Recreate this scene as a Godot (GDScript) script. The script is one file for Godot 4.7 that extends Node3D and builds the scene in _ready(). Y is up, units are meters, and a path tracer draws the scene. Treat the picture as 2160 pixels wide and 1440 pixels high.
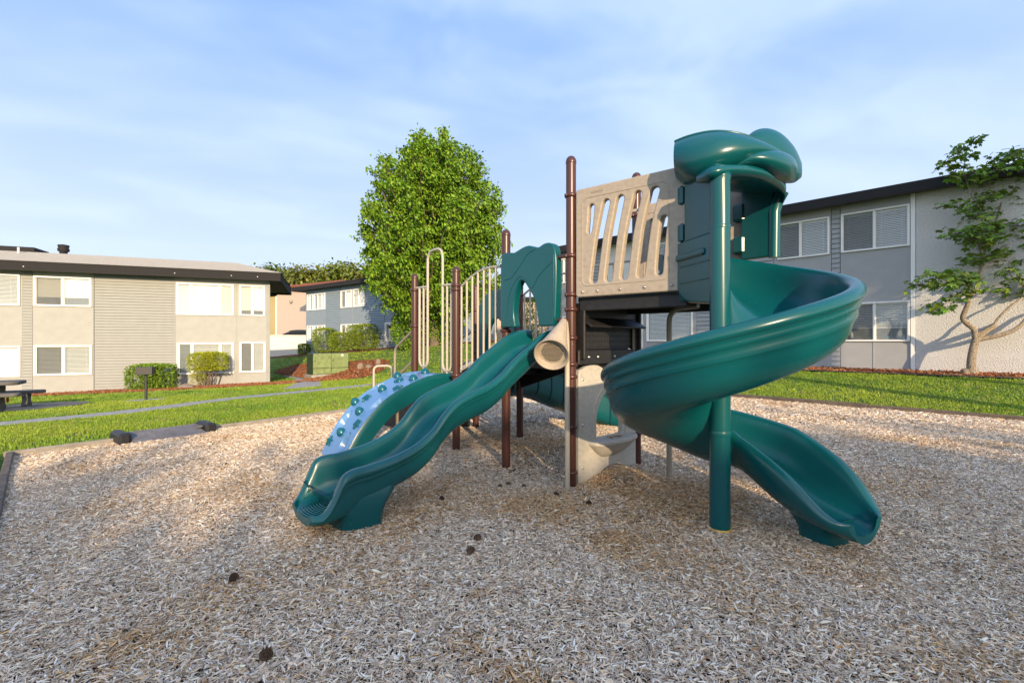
extends Node3D
# Distances: x to the right of the camera, y up, "d" metres ahead of the camera (z = -d).

const E1 := Vector2(-0.66, 0.75)      # along the front row of playset posts, away from the near post
const E2 := Vector2(0.75, 0.66)       # from the front row to the back row
const NEAR_POST := Vector2(0.52, 4.17)
const POLE := Vector2(1.39, 3.165)    # centre pole of the spiral slide

var rng := RandomNumberGenerator.new()
var M := {}
var used := {}
var bumps := FastNoiseLite.new()
var patches := FastNoiseLite.new()


class MB:
	# collects triangles, counter-clockwise seen from outside; commit() turns them to Godot's order
	var v := PackedVector3Array()
	var n := PackedVector3Array()
	var c := PackedColorArray()
	var uv := PackedVector2Array()
	var idx := PackedInt32Array()
	var tint := Color.WHITE

	func quad(a: Vector3, b: Vector3, cc: Vector3, d: Vector3) -> void:
		tri(a, b, cc)
		tri(a, cc, d)

	func tri(a: Vector3, b: Vector3, cc: Vector3) -> void:
		var k := v.size()
		var nn := (b - a).cross(cc - a).normalized()
		for p in [a, b, cc]:
			v.append(p)
			n.append(nn)
			c.append(tint)
			uv.append(Vector2.ZERO)
		idx.append_array([k, k + 1, k + 2])

	# smooth surface through rings of equally many points
	func loft(rings: Array, closed: bool, cap := PackedVector2Array(), up := Vector3.ZERO) -> void:
		var k := v.size()
		var m: int = rings[0].size()
		var rows := rings.size()
		var ind := PackedInt32Array()
		var pv := PackedVector3Array()
		for i in rows:
			pv.append_array(rings[i])
		var last := m if closed else m - 1
		for i in rows - 1:
			for j in last:
				var a := i * m + j
				var b := i * m + (j + 1) % m
				var e := a + m
				var f := b + m
				ind.append_array([a, b, f, a, f, e])
		var nv := PackedVector3Array()
		nv.resize(pv.size())
		var vol := 0.0
		var mid: Vector3 = pv[0]
		for t in range(0, ind.size(), 3):
			var A := pv[ind[t]]
			var B := pv[ind[t + 1]]
			var C := pv[ind[t + 2]]
			var fn := (B - A).cross(C - A)
			vol += (A - mid).dot(fn)
			nv[ind[t]] += fn
			nv[ind[t + 1]] += fn
			nv[ind[t + 2]] += fn
		var flip := vol < 0.0
		if up != Vector3.ZERO:
			var s := 0.0
			for q in nv:
				s += q.dot(up)
			flip = s < 0.0
		for i in pv.size():
			v.append(pv[i])
			n.append((-nv[i] if flip else nv[i]).normalized())
			c.append(tint)
			uv.append(Vector2.ZERO)
		for t in range(0, ind.size(), 3):
			if flip:
				idx.append_array([k + ind[t], k + ind[t + 2], k + ind[t + 1]])
			else:
				idx.append_array([k + ind[t], k + ind[t + 1], k + ind[t + 2]])
		if cap.size() > 2:
			var tr := Geometry2D.triangulate_polygon(cap)
			for end in 2:
				var ring: PackedVector3Array = rings[0 if end == 0 else rows - 1]
				var inward: Vector3 = _centre(rings[1 if end == 0 else rows - 2]) - _centre(ring)
				for t in range(0, tr.size(), 3):
					var A := ring[tr[t]]
					var B := ring[tr[t + 1]]
					var C := ring[tr[t + 2]]
					if (B - A).cross(C - A).dot(inward) > 0.0:
						tri(A, C, B)
					else:
						tri(A, B, C)

	func _centre(r: PackedVector3Array) -> Vector3:
		var s := Vector3.ZERO
		for p in r:
			s += p
		return s / r.size()

	func tube(pts: PackedVector3Array, r, seg := 10) -> void:
		var rings := []
		var t0 := (pts[1] - pts[0]).normalized()
		var side := t0.cross(Vector3.UP)
		if side.length() < 0.05:
			side = t0.cross(Vector3.RIGHT)
		side = side.normalized()
		for i in pts.size():
			var t := (pts[mini(i + 1, pts.size() - 1)] - pts[maxi(i - 1, 0)]).normalized()
			side = (side - t * side.dot(t)).normalized()
			var other := t.cross(side)
			var rr: float = r[i] if r is Array or r is PackedFloat32Array else r
			var ring := PackedVector3Array()
			for s in seg:
				var a := TAU * s / seg
				ring.append(pts[i] + (side * cos(a) + other * sin(a)) * rr)
			rings.append(ring)
		var cap := PackedVector2Array()
		for s in seg:
			cap.append(Vector2(cos(TAU * s / seg), sin(TAU * s / seg)))
		loft(rings, true, cap)

	func lathe(prof: Array, xf := Transform3D(), seg := 20) -> void:
		var rings := []
		for p in prof:
			var ring := PackedVector3Array()
			for s in seg:
				var a := TAU * s / seg
				ring.append(xf * Vector3(cos(a) * p[0], p[1], sin(a) * p[0]))
			rings.append(ring)
		loft(rings, true)

	func box(size: Vector3, xf := Transform3D(), bevel := 0.0) -> void:
		var h := size * 0.5
		if bevel <= 0.0:
			for ax in 3:
				for sg in [-1.0, 1.0]:
					var o := Vector3.ZERO
					o[ax] = h[ax] * sg
					var p := Vector3.ZERO
					var q := Vector3.ZERO
					p[(ax + 1) % 3] = h[(ax + 1) % 3]
					q[(ax + 2) % 3] = h[(ax + 2) % 3]
					if sg > 0.0:
						quad(xf * (o - p - q), xf * (o + p - q), xf * (o + p + q), xf * (o - p + q))
					else:
						quad(xf * (o - p - q), xf * (o - p + q), xf * (o + p + q), xf * (o + p - q))
			return
		var b := minf(bevel, minf(h.x, minf(h.y, h.z)) * 0.9)
		var w := func(sx: float, sy: float, sz: float, ax: int) -> Vector3:
			var p := Vector3(sx * (h.x - b), sy * (h.y - b), sz * (h.z - b))
			p[ax] = [sx, sy, sz][ax] * h[ax]
			return xf * p
		var out := func(A: Vector3, B: Vector3, C: Vector3, D = null) -> void:
			var flip: bool = (B - A).cross(C - A).dot((A + B + C) / 3.0 - xf.origin) < 0.0
			if D == null:
				if flip:
					tri(A, C, B)
				else:
					tri(A, B, C)
			elif flip:
				quad(A, D, C, B)
			else:
				quad(A, B, C, D)
		for s in [-1.0, 1.0]:
			out.call(w.call(s, -1, -1, 0), w.call(s, 1, -1, 0), w.call(s, 1, 1, 0), w.call(s, -1, 1, 0))
			out.call(w.call(-1, s, -1, 1), w.call(1, s, -1, 1), w.call(1, s, 1, 1), w.call(-1, s, 1, 1))
			out.call(w.call(-1, -1, s, 2), w.call(1, -1, s, 2), w.call(1, 1, s, 2), w.call(-1, 1, s, 2))
			for u in [-1.0, 1.0]:
				out.call(w.call(s, u, -1, 0), w.call(s, u, 1, 0), w.call(s, u, 1, 1), w.call(s, u, -1, 1))
				out.call(w.call(s, -1, u, 0), w.call(s, 1, u, 0), w.call(s, 1, u, 2), w.call(s, -1, u, 2))
				out.call(w.call(-1, s, u, 1), w.call(1, s, u, 1), w.call(1, s, u, 2), w.call(-1, s, u, 2))
				for t in [-1.0, 1.0]:
					out.call(w.call(s, u, t, 0), w.call(s, u, t, 1), w.call(s, u, t, 2))

	# flat plate with holes and rounded edges; outline in x,y, thickness along z
	func plate(outline: PackedVector2Array, holes: Array, t: float, b: float, xf := Transform3D()) -> void:
		if Geometry2D.is_polygon_clockwise(outline):
			outline.reverse()
		var loops := [outline]
		for hh in holes:
			var q: PackedVector2Array = hh.duplicate()
			if not Geometry2D.is_polygon_clockwise(q):
				q.reverse()
			loops.append(q)
		var inset := []
		for lp in loops:
			var m: int = lp.size()
			var ins := PackedVector2Array()
			var nr := PackedVector2Array()
			for i in m:
				var e0: Vector2 = (lp[i] - lp[(i + m - 1) % m]).normalized()
				var e1: Vector2 = (lp[(i + 1) % m] - lp[i]).normalized()
				var nn := (Vector2(e0.y, -e0.x) + Vector2(e1.y, -e1.x)).normalized()
				nr.append(nn)
				ins.append(lp[i] - nn * b)
			inset.append(ins)
			var rings := []
			var k := v.size()
			for r in 6:
				var ang: float = [-PI / 2, -PI / 4, 0.0, 0.0, PI / 4, PI / 2][r]
				for i in m:
					var zc: float = (t * 0.5 - b) * (-1.0 if r < 3 else 1.0) + sin(ang) * b
					var pp: Vector2 = ins[i] + nr[i] * b * cos(ang)
					v.append(xf * Vector3(pp.x, pp.y, zc))
					n.append((xf.basis * Vector3(nr[i].x * cos(ang), nr[i].y * cos(ang), sin(ang))).normalized())
					c.append(tint)
					uv.append(Vector2.ZERO)
			for r in 5:
				for i in m:
					var a := k + r * m + i
					var bb := k + r * m + (i + 1) % m
					idx.append_array([a, bb, bb + m, a, bb + m, a + m])
		# faces: cut the outline into strips through every hole
		var xs := []
		var lo := Vector2(1e9, 1e9)
		var hi := -lo
		for p in inset[0]:
			lo = lo.min(p)
			hi = hi.max(p)
		for i in range(1, inset.size()):
			var a := 1e9
			var z := -1e9
			for p in inset[i]:
				a = minf(a, p.x)
				z = maxf(z, p.x)
			xs.append((a + z) * 0.5 + 0.00013 * i)
		xs.append(lo.x - 1.0)
		xs.append(hi.x + 1.0)
		xs.sort()
		for i in xs.size() - 1:
			var strip := PackedVector2Array([Vector2(xs[i], lo.y - 1), Vector2(xs[i + 1], lo.y - 1), Vector2(xs[i + 1], hi.y + 1), Vector2(xs[i], hi.y + 1)])
			var parts: Array = Array(Geometry2D.intersect_polygons(inset[0], strip), TYPE_NIL, "", null)
			for h in range(1, inset.size()):
				var nxt := []
				for p in parts:
					nxt.append_array(Geometry2D.clip_polygons(p, inset[h]))
				parts = nxt
			for p in parts:
				var tr := Geometry2D.triangulate_polygon(p)
				for q in range(0, tr.size(), 3):
					var A: Vector2 = p[tr[q]]
					var B: Vector2 = p[tr[q + 1]]
					var C: Vector2 = p[tr[q + 2]]
					if (B - A).cross(C - A) < 0.0:
						var sw := B
						B = C
						C = sw
					var f := t * 0.5
					tri(xf * Vector3(A.x, A.y, f), xf * Vector3(B.x, B.y, f), xf * Vector3(C.x, C.y, f))
					tri(xf * Vector3(A.x, A.y, -f), xf * Vector3(C.x, C.y, -f), xf * Vector3(B.x, B.y, -f))

	func mesh() -> ArrayMesh:
		var out := PackedInt32Array()
		out.resize(idx.size())
		for t in range(0, idx.size(), 3):
			out[t] = idx[t]
			out[t + 1] = idx[t + 2]
			out[t + 2] = idx[t + 1]
		var a := []
		a.resize(Mesh.ARRAY_MAX)
		a[Mesh.ARRAY_VERTEX] = v
		a[Mesh.ARRAY_NORMAL] = n
		a[Mesh.ARRAY_COLOR] = c
		a[Mesh.ARRAY_TEX_UV] = uv
		a[Mesh.ARRAY_INDEX] = out
		var am := ArrayMesh.new()
		am.add_surface_from_arrays(Mesh.PRIMITIVE_TRIANGLES, a)
		return am


# ---------------------------------------------------------------- helpers
func W(x: float, y: float, d: float) -> Vector3:
	return Vector3(x, y, -d)

func W2(p: Vector2, y: float) -> Vector3:
	return Vector3(p.x, y, -p.y)

func col(r: float, g: float, b: float) -> Color:
	return Color(r, g, b).linear_to_srgb()

func obj(called: String, mb: MB, mat: Material, parent: Node = self) -> MeshInstance3D:
	return inst(called, mb.mesh(), mat, parent)

func inst(called: String, mesh: Mesh, mat: Material, parent: Node = self, xf := Transform3D()) -> MeshInstance3D:
	var o := MeshInstance3D.new()
	o.mesh = mesh
	o.material_override = mat
	o.name = numbered(called) if parent == self else called
	o.transform = xf
	parent.add_child(o, true)
	return o

func numbered(called: String) -> String:
	var k: int = used.get(called, 0)
	used[called] = k + 1
	return called if k == 0 else "%s_%03d" % [called, k]

func tag(o: Node, label: String, category: String, group := "") -> Node:
	o.set_meta("label", label)
	o.set_meta("category", category)
	if group:
		o.set_meta("group", group)
	return o

func thing(called: String, label: String, category: String, xf: Transform3D, group := "") -> Node3D:
	var o := Node3D.new()
	o.name = numbered(called)
	o.transform = xf
	add_child(o)
	tag(o, label, category, group)
	return o

func structure(o: Node) -> Node:
	o.set_meta("kind", "structure")
	return o

func stuff(o: Node, label := "", category := "") -> Node:
	o.set_meta("kind", "stuff")
	if label:
		tag(o, label, category)
	return o

# frame whose x runs along (ux, ud) on the ground, y up, z out of the wall
func frame(p: Vector2, y: float, u: Vector2) -> Transform3D:
	var x := Vector3(u.x, 0, -u.y).normalized()
	return Transform3D(Basis(x, Vector3.UP, x.cross(Vector3.UP)), W2(p, y))

func turned(p: Vector3, yaw := 0.0, pitch := 0.0, roll := 0.0, s := Vector3.ONE) -> Transform3D:
	return Transform3D(Basis.from_euler(Vector3(pitch, yaw, roll)).scaled_local(s), p)

func shift(x: float, y: float, z: float) -> Transform3D:
	return Transform3D(Basis(), Vector3(x, y, z))

# polyline with rounded corners
func rounded(pts: Array, r: float, steps := 5) -> PackedVector3Array:
	var out := PackedVector3Array([pts[0]])
	for i in range(1, pts.size() - 1):
		var p: Vector3 = pts[i]
		var a: Vector3 = pts[i - 1] - p
		var b: Vector3 = pts[i + 1] - p
		var rr := minf(r, minf(a.length(), b.length()) * 0.49)
		var A := p + a.normalized() * rr
		var B := p + b.normalized() * rr
		for s in steps + 1:
			var t := float(s) / steps
			out.append(A.lerp(p, t).lerp(p.lerp(B, t), t))
	out.append(pts[pts.size() - 1])
	return out

func curve(table: Array, s: float) -> float:
	# monotone-ish smooth table lookup (Catmull-Rom on unevenly spaced keys)
	var k := table.size()
	if s <= table[0][0]:
		return table[0][1]
	if s >= table[k - 1][0]:
		return table[k - 1][1]
	for i in k - 1:
		if s <= table[i + 1][0]:
			var x0: float = table[i][0]
			var x1: float = table[i + 1][0]
			var t := (s - x0) / (x1 - x0)
			var y0: float = table[i][1]
			var y1: float = table[i + 1][1]
			var m0: float = (y1 - (table[i - 1][1] if i > 0 else y0)) / (x1 - (table[i - 1][0] if i > 0 else x0))
			var m1: float = ((table[i + 2][1] if i + 2 < k else y1) - y0) / ((table[i + 2][0] if i + 2 < k else x1) - x0)
			var h := x1 - x0
			var t2 := t * t
			var t3 := t2 * t
			return (2 * t3 - 3 * t2 + 1) * y0 + (t3 - 2 * t2 + t) * h * m0 + (-2 * t3 + 3 * t2) * y1 + (t3 - t2) * h * m1
	return table[k - 1][1]

func smooth_loop(p: Array, per := 3) -> PackedVector2Array:
	# closed Catmull-Rom through the points
	var out := PackedVector2Array()
	var k := p.size()
	for i in k:
		var a: Vector2 = p[(i + k - 1) % k]
		var b: Vector2 = p[i]
		var c: Vector2 = p[(i + 1) % k]
		var d: Vector2 = p[(i + 2) % k]
		for s in per:
			out.append(b.cubic_interpolate(c, a, d, float(s) / per))
	return out

func smooth_line(p: Array, per := 4) -> PackedVector2Array:
	var out := PackedVector2Array()
	var k := p.size()
	for i in k - 1:
		var a: Vector2 = p[maxi(i - 1, 0)]
		var d: Vector2 = p[mini(i + 2, k - 1)]
		for s in per:
			out.append((p[i] as Vector2).cubic_interpolate(p[i + 1], a, d, float(s) / per))
	out.append(p[k - 1])
	return out

func smooth_path(p: Array, per := 5) -> PackedVector3Array:
	var out := PackedVector3Array()
	var k := p.size()
	for i in k - 1:
		var a: Vector3 = p[maxi(i - 1, 0)]
		var d: Vector3 = p[mini(i + 2, k - 1)]
		for s in per:
			out.append((p[i] as Vector3).cubic_interpolate(p[i + 1], a, d, float(s) / per))
	out.append(p[k - 1])
	return out

func round_rect(x0: float, y0: float, x1: float, y1: float, r: float, steps := 4) -> PackedVector2Array:
	var out := PackedVector2Array()
	for q in [[x1 - r, y1 - r, 0.0], [x0 + r, y1 - r, PI / 2], [x0 + r, y0 + r, PI], [x1 - r, y0 + r, PI * 1.5]]:
		for s in steps + 1:
			var a: float = q[2] + PI / 2 * s / steps
			out.append(Vector2(q[0] + cos(a) * r, q[1] + sin(a) * r))
	return out


# ---------------------------------------------------------------- terrain
func out_left(x: float, d: float) -> float:
	return (x + 5.48) * -0.786 + (d - 5.17) * 0.617

func out_right(x: float, d: float) -> float:
	return (x + d) * 0.707 - 11.02

func terrain(x: float, d: float) -> float:
	var w := (x + 17.5) * -0.616 + (d - 38.8) * -0.788
	var y := -0.0475 * maxf(out_left(x, d), 0.0) + 0.36 * smoothstep(0.0, 6.2, out_right(x, d))
	y += 1.3 * smoothstep(0.0, 1.0, (7.5 - w) / 7.0) * smoothstep(19.0, 25.0, d)
	y += 0.05 * smoothstep(0.0, 1.0, maxf(out_left(x, d), out_right(x, d)))
	return clampf(y, -1.6, 1.4)

func chip_level(x: float, d: float) -> float:
	var y := bumps.get_noise_2d(x * 30.0, d * 30.0) * 0.022
	y += 0.075 * exp(-((x - 1.02) ** 2 + (d - 4.33) ** 2) / 0.06)     # heap under the play counter
	y -= 0.05 * exp(-((x - 0.1) ** 2 + (d - 4.5) ** 2) / 0.25)
	y -= 0.04 * exp(-((x - 2.25) ** 2 + (d - 2.6) ** 2) / 0.12)
	return y

func drape(poly: PackedVector2Array, dy: float, cell: float) -> MB:
	var mb := MB.new()
	var lo := Vector2(1e9, 1e9)
	var hi := -lo
	for p in poly:
		lo = lo.min(p)
		hi = hi.max(p)
	var x := lo.x
	while x < hi.x:
		var d := lo.y
		while d < hi.y:
			var sq := PackedVector2Array([Vector2(x, d), Vector2(x + cell, d), Vector2(x + cell, d + cell), Vector2(x, d + cell)])
			for part in Geometry2D.intersect_polygons(poly, sq):
				var tr := Geometry2D.triangulate_polygon(part)
				for t in range(0, tr.size(), 3):
					var q := []
					for i in 3:
						var p: Vector2 = part[tr[t + i]]
						q.append(W(p.x, terrain(p.x, p.y) + dy, p.y))
					if (q[1] - q[0]).cross(q[2] - q[0]).y < 0.0:
						mb.tri(q[0], q[2], q[1])
					else:
						mb.tri(q[0], q[1], q[2])
			d += cell
		x += cell
	return mb


# ---------------------------------------------------------------- materials
func noise_tex(sd: int, freq: float, stops: Array, size := 512, octaves := 4, kind := FastNoiseLite.TYPE_SIMPLEX_SMOOTH) -> NoiseTexture2D:
	var nz := FastNoiseLite.new()
	nz.seed = sd
	nz.noise_type = kind
	nz.frequency = freq
	nz.fractal_octaves = octaves
	var t := NoiseTexture2D.new()
	t.width = size
	t.height = size
	t.seamless = true
	t.noise = nz
	if stops:
		var g := Gradient.new()
		g.offsets = PackedFloat32Array(stops.map(func(s): return s[0]))
		g.colors = PackedColorArray(stops.map(func(s): return s[1]))
		t.color_ramp = g
	return t

func mat(called: String, c: Color, rough := 0.8, metal := 0.0) -> StandardMaterial3D:
	var m := StandardMaterial3D.new()
	m.resource_name = called
	m.albedo_color = c
	m.roughness = rough
	m.metallic = metal
	M[called] = m
	return m

func tri_map(m: StandardMaterial3D, scale: float, albedo: Texture2D = null, height: Texture2D = null, hs := 0.0, rough: Texture2D = null) -> void:
	m.uv1_triplanar = true
	m.uv1_world_triplanar = true
	m.uv1_scale = Vector3.ONE * scale
	if albedo:
		m.albedo_texture = albedo
	if height:
		m.heightmap_enabled = true
		m.heightmap_texture = height
		m.heightmap_scale = hs
	if rough:
		m.roughness_texture = rough

func grey(a: float) -> Color:
	return Color(a, a, a)

func make_materials() -> void:
	var fine := noise_tex(11, 0.02, [[0.0, grey(0.86)], [0.5, grey(0.95)], [1.0, grey(1.0)]])
	var mottled := noise_tex(12, 0.012, [[0.2, grey(0.8)], [0.5, grey(0.93)], [0.8, grey(1.0)]], 512, 5)
	var rough_var := noise_tex(13, 0.03, [[0.0, grey(0.55)], [1.0, grey(1.0)]], 512, 5)
	var grain := noise_tex(14, 0.06, [], 512, 3)
	var wall_tone := noise_tex(15, 0.01, [[0.1, grey(0.955)], [0.5, grey(0.98)], [0.9, grey(1.0)]], 512, 6)
	for p in [["teal", 0.002, 0.082, 0.092], ["teal_dark", 0.002, 0.055, 0.068], ["teal_knob", 0.003, 0.10, 0.145], ["climber_blue", 0.12, 0.27, 0.50]]:
		# moulded plastic, slightly cloudy, with pale scuffs here and there
		var m := mat(p[0], Color.WHITE, 0.27)
		var cc := Color(p[1], p[2], p[3])
		var dull := Color(cc.r * 0.93 + 0.002, cc.g * 0.93, cc.b * 0.94)
		var pale := Color(cc.r + 0.07, cc.g + 0.09, cc.b + 0.09)
		tri_map(m, 1.1, noise_tex(60 + M.size(), 0.045, [[0.0, dull.linear_to_srgb()], [0.5, cc.linear_to_srgb()], [0.88, cc.linear_to_srgb()], [0.93, pale.linear_to_srgb()], [1.0, pale.linear_to_srgb()]], 512, 6))
		m.metallic_specular = 0.5
	for p in [["tan_plastic", 0.43, 0.36, 0.28], ["stone_plastic", 0.52, 0.485, 0.42]]:
		var m := mat(p[0], col(p[1], p[2], p[3]), 0.6)
		tri_map(m, 2.0, fine, grain, 0.06)
	for p in [["brown_post", 0.072, 0.026, 0.020, 0.32], ["pipe_beige", 0.47, 0.42, 0.33, 0.42], ["pipe_taupe", 0.30, 0.26, 0.20, 0.5]]:
		tri_map(mat(p[0], col(p[1], p[2], p[3]), p[4]), 0.4, wall_tone)
	tri_map(mat("black_vinyl", col(0.018, 0.017, 0.017), 0.5), 3.0, mottled, grain, 0.2)
	mat("hole_shade", col(0.004, 0.004, 0.004), 1.0)  # dark dots laid on plates, painted as the shade inside holes
	mat("bolt_steel", col(0.55, 0.54, 0.52), 0.35, 1.0)
	mat("yellow_ring", col(0.75, 0.45, 0.03), 0.5)
	# wood chips: colour comes with each chip
	var chip := mat("chip", Color.WHITE, 0.92)
	chip.vertex_color_use_as_albedo = true
	var chips_under := mat("chip_bed", Color.WHITE, 0.97)
	tri_map(chips_under, 1.9, noise_tex(21, 0.11, [[0.15, col(0.03, 0.02, 0.013)], [0.42, col(0.085, 0.06, 0.04)], [0.6, col(0.18, 0.135, 0.095)], [0.85, col(0.32, 0.26, 0.20)]], 1024, 3, FastNoiseLite.TYPE_CELLULAR), noise_tex(22, 0.11, [], 1024, 3, FastNoiseLite.TYPE_CELLULAR), 2.0)
	var lawn := mat("lawn", Color.WHITE, 0.95)
	tri_map(lawn, 0.35, noise_tex(23, 0.045, [[0.2, col(0.055, 0.11, 0.012)], [0.5, col(0.10, 0.175, 0.02)], [0.8, col(0.15, 0.22, 0.028)]], 1024, 6), noise_tex(24, 0.2, [], 1024, 3), 2.5)
	var blade := mat("grass_blade", Color.WHITE, 0.6)
	blade.vertex_color_use_as_albedo = true
	blade.backlight_enabled = true
	blade.backlight = col(0.13, 0.19, 0.01)
	var mulch := mat("mulch_bed", Color.WHITE, 0.95)
	tri_map(mulch, 1.2, noise_tex(25, 0.09, [[0.2, col(0.05, 0.014, 0.006)], [0.5, col(0.17, 0.05, 0.018)], [0.8, col(0.30, 0.10, 0.035)]], 1024, 4, FastNoiseLite.TYPE_CELLULAR), noise_tex(26, 0.09, [], 1024, 3, FastNoiseLite.TYPE_CELLULAR), 3.0)
	var concrete := noise_tex(27, 0.015, [[0.1, col(0.24, 0.22, 0.195)], [0.5, col(0.34, 0.32, 0.29)], [0.9, col(0.42, 0.395, 0.355)]], 512, 6)
	tri_map(mat("concrete", Color.WHITE, 0.9), 0.7, concrete, grain, 0.2)
	tri_map(mat("old_concrete", grey(0.62), 0.92), 0.9, concrete, grain, 0.4)
	tri_map(mat("asphalt", col(0.10, 0.09, 0.11), 0.9), 1.0, mottled, grain, 0.4)
	tri_map(mat("ramp_rubber", col(0.16, 0.16, 0.18), 0.55), 1.0, mottled, grain, 0.3)
	tri_map(mat("timber", col(0.15, 0.115, 0.085), 0.9), 1.0, mottled, grain, 0.5)
	tri_map(mat("kerb_timber", col(0.33, 0.29, 0.24), 0.9), 1.0, mottled, grain, 0.5)
	# buildings
	for p in [["wall_greige", 0.36, 0.36, 0.34], ["siding_greige", 0.31, 0.315, 0.30], ["wall_slate", 0.36, 0.365, 0.37], ["siding_slate", 0.33, 0.345, 0.355], ["wall_blue", 0.25, 0.305, 0.36], ["siding_blue", 0.235, 0.295, 0.35], ["wall_cream", 0.58, 0.46, 0.38], ["wall_ochre", 0.50, 0.40, 0.20]]:
		tri_map(mat(p[0], col(p[1], p[2], p[3]), 0.82), 0.5, wall_tone, grain, 0.05)
	tri_map(mat("stucco", col(0.66, 0.645, 0.62), 0.95), 0.5, noise_tex(31, 0.05, [[0.0, grey(0.5)], [0.12, grey(0.72)], [0.26, grey(0.95)], [1.0, grey(1.0)]], 1024, 4, FastNoiseLite.TYPE_CELLULAR), noise_tex(32, 0.06, [], 1024, 4), 2.2)
	tri_map(mat("white_wall", col(0.68, 0.66, 0.62), 0.9), 0.5, wall_tone)
	mat("trim_white", col(0.80, 0.79, 0.76), 0.5)
	mat("fascia_dark", col(0.013, 0.012, 0.013), 0.85)
	mat("soffit", col(0.10, 0.095, 0.085), 0.9)
	tri_map(mat("shingle", Color.WHITE, 0.95), 1.0, noise_tex(33, 0.06, [[0.2, col(0.24, 0.235, 0.23)], [0.5, col(0.315, 0.31, 0.305)], [0.8, col(0.38, 0.375, 0.365)]], 512, 4), grain, 1.0)
	mat("roof_red", col(0.22, 0.075, 0.05), 0.85)
	mat("shade_cloth", col(0.62, 0.58, 0.47), 0.85)
	mat("shade_white", col(0.80, 0.79, 0.74), 0.85)
	mat("blind_slat", col(0.72, 0.71, 0.66), 0.6)
	mat("room_dim_paint", col(0.22, 0.19, 0.16), 0.95)  # room shade put into the paint, so interiors stay dim behind panes
	var glass := mat("glass", Color(0.9, 0.95, 0.95, 0.12), 0.03)
	glass.transparency = BaseMaterial3D.TRANSPARENCY_ALPHA
	glass.metallic_specular = 0.6
	var mesh_cloth := mat("screen_mesh", Color(0.25, 0.26, 0.27, 0.2), 0.8)
	mesh_cloth.transparency = BaseMaterial3D.TRANSPARENCY_ALPHA
	# plants
	var bark := mat("bark", Color.WHITE, 0.95)
	tri_map(bark, 1.6, noise_tex(41, 0.03, [[0.2, col(0.06, 0.04, 0.028)], [0.5, col(0.18, 0.135, 0.095)], [0.8, col(0.34, 0.28, 0.21)]], 512, 5), noise_tex(42, 0.05, [], 512, 4), 2.0)
	var sunlit_bark := mat("bark_pale_sunlit", Color.WHITE, 0.95)  # pale maple bark, sunlit tone of the trunk put into the colour
	tri_map(sunlit_bark, 1.6, noise_tex(43, 0.03, [[0.2, col(0.10, 0.07, 0.05)], [0.5, col(0.30, 0.24, 0.17)], [0.8, col(0.48, 0.41, 0.31)]], 512, 5), bark.heightmap_texture, 2.0)
	for p in [["leaf_big", 0.15, 0.285, 0.014], ["leaf_maple", 0.13, 0.235, 0.018], ["leaf_hedge", 0.15, 0.26, 0.02], ["leaf_gold", 0.31, 0.37, 0.02], ["leaf_shrub", 0.18, 0.265, 0.02], ["leaf_far", 0.085, 0.13, 0.016], ["needle", 0.02, 0.042, 0.014]]:
		var m := mat(p[0], Color.WHITE, 0.55)
		m.vertex_color_use_as_albedo = true
		m.backlight_enabled = true
		m.backlight = col(p[1] * 0.9, p[2] * 0.8, p[3] * 0.5)
		m.set_meta("base", Color(p[1], p[2], p[3]))
	tri_map(mat("rock", col(0.30, 0.235, 0.18), 0.95), 2.0, mottled, grain, 1.0)
	tri_map(mat("cabinet_green", col(0.25, 0.32, 0.13), 0.5), 0.7, mottled)
	tri_map(mat("cabinet_shaded", col(0.05, 0.085, 0.04), 0.5), 0.7, mottled)  # darker copy of the cabinet green: shade of its side put into the colour
	mat("grill_iron", col(0.03, 0.028, 0.028), 0.55)
	mat("car_paint", col(0.012, 0.013, 0.016), 0.25)
	mat("car_glass", col(0.02, 0.025, 0.03), 0.05)
	mat("tyre", col(0.012, 0.012, 0.012), 0.9)
	mat("cone_brown", col(0.10, 0.06, 0.036), 0.9)
	mat("grit_white", col(0.75, 0.74, 0.72), 0.7)
	mat("red_paint", col(0.35, 0.06, 0.03), 0.8)


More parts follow.
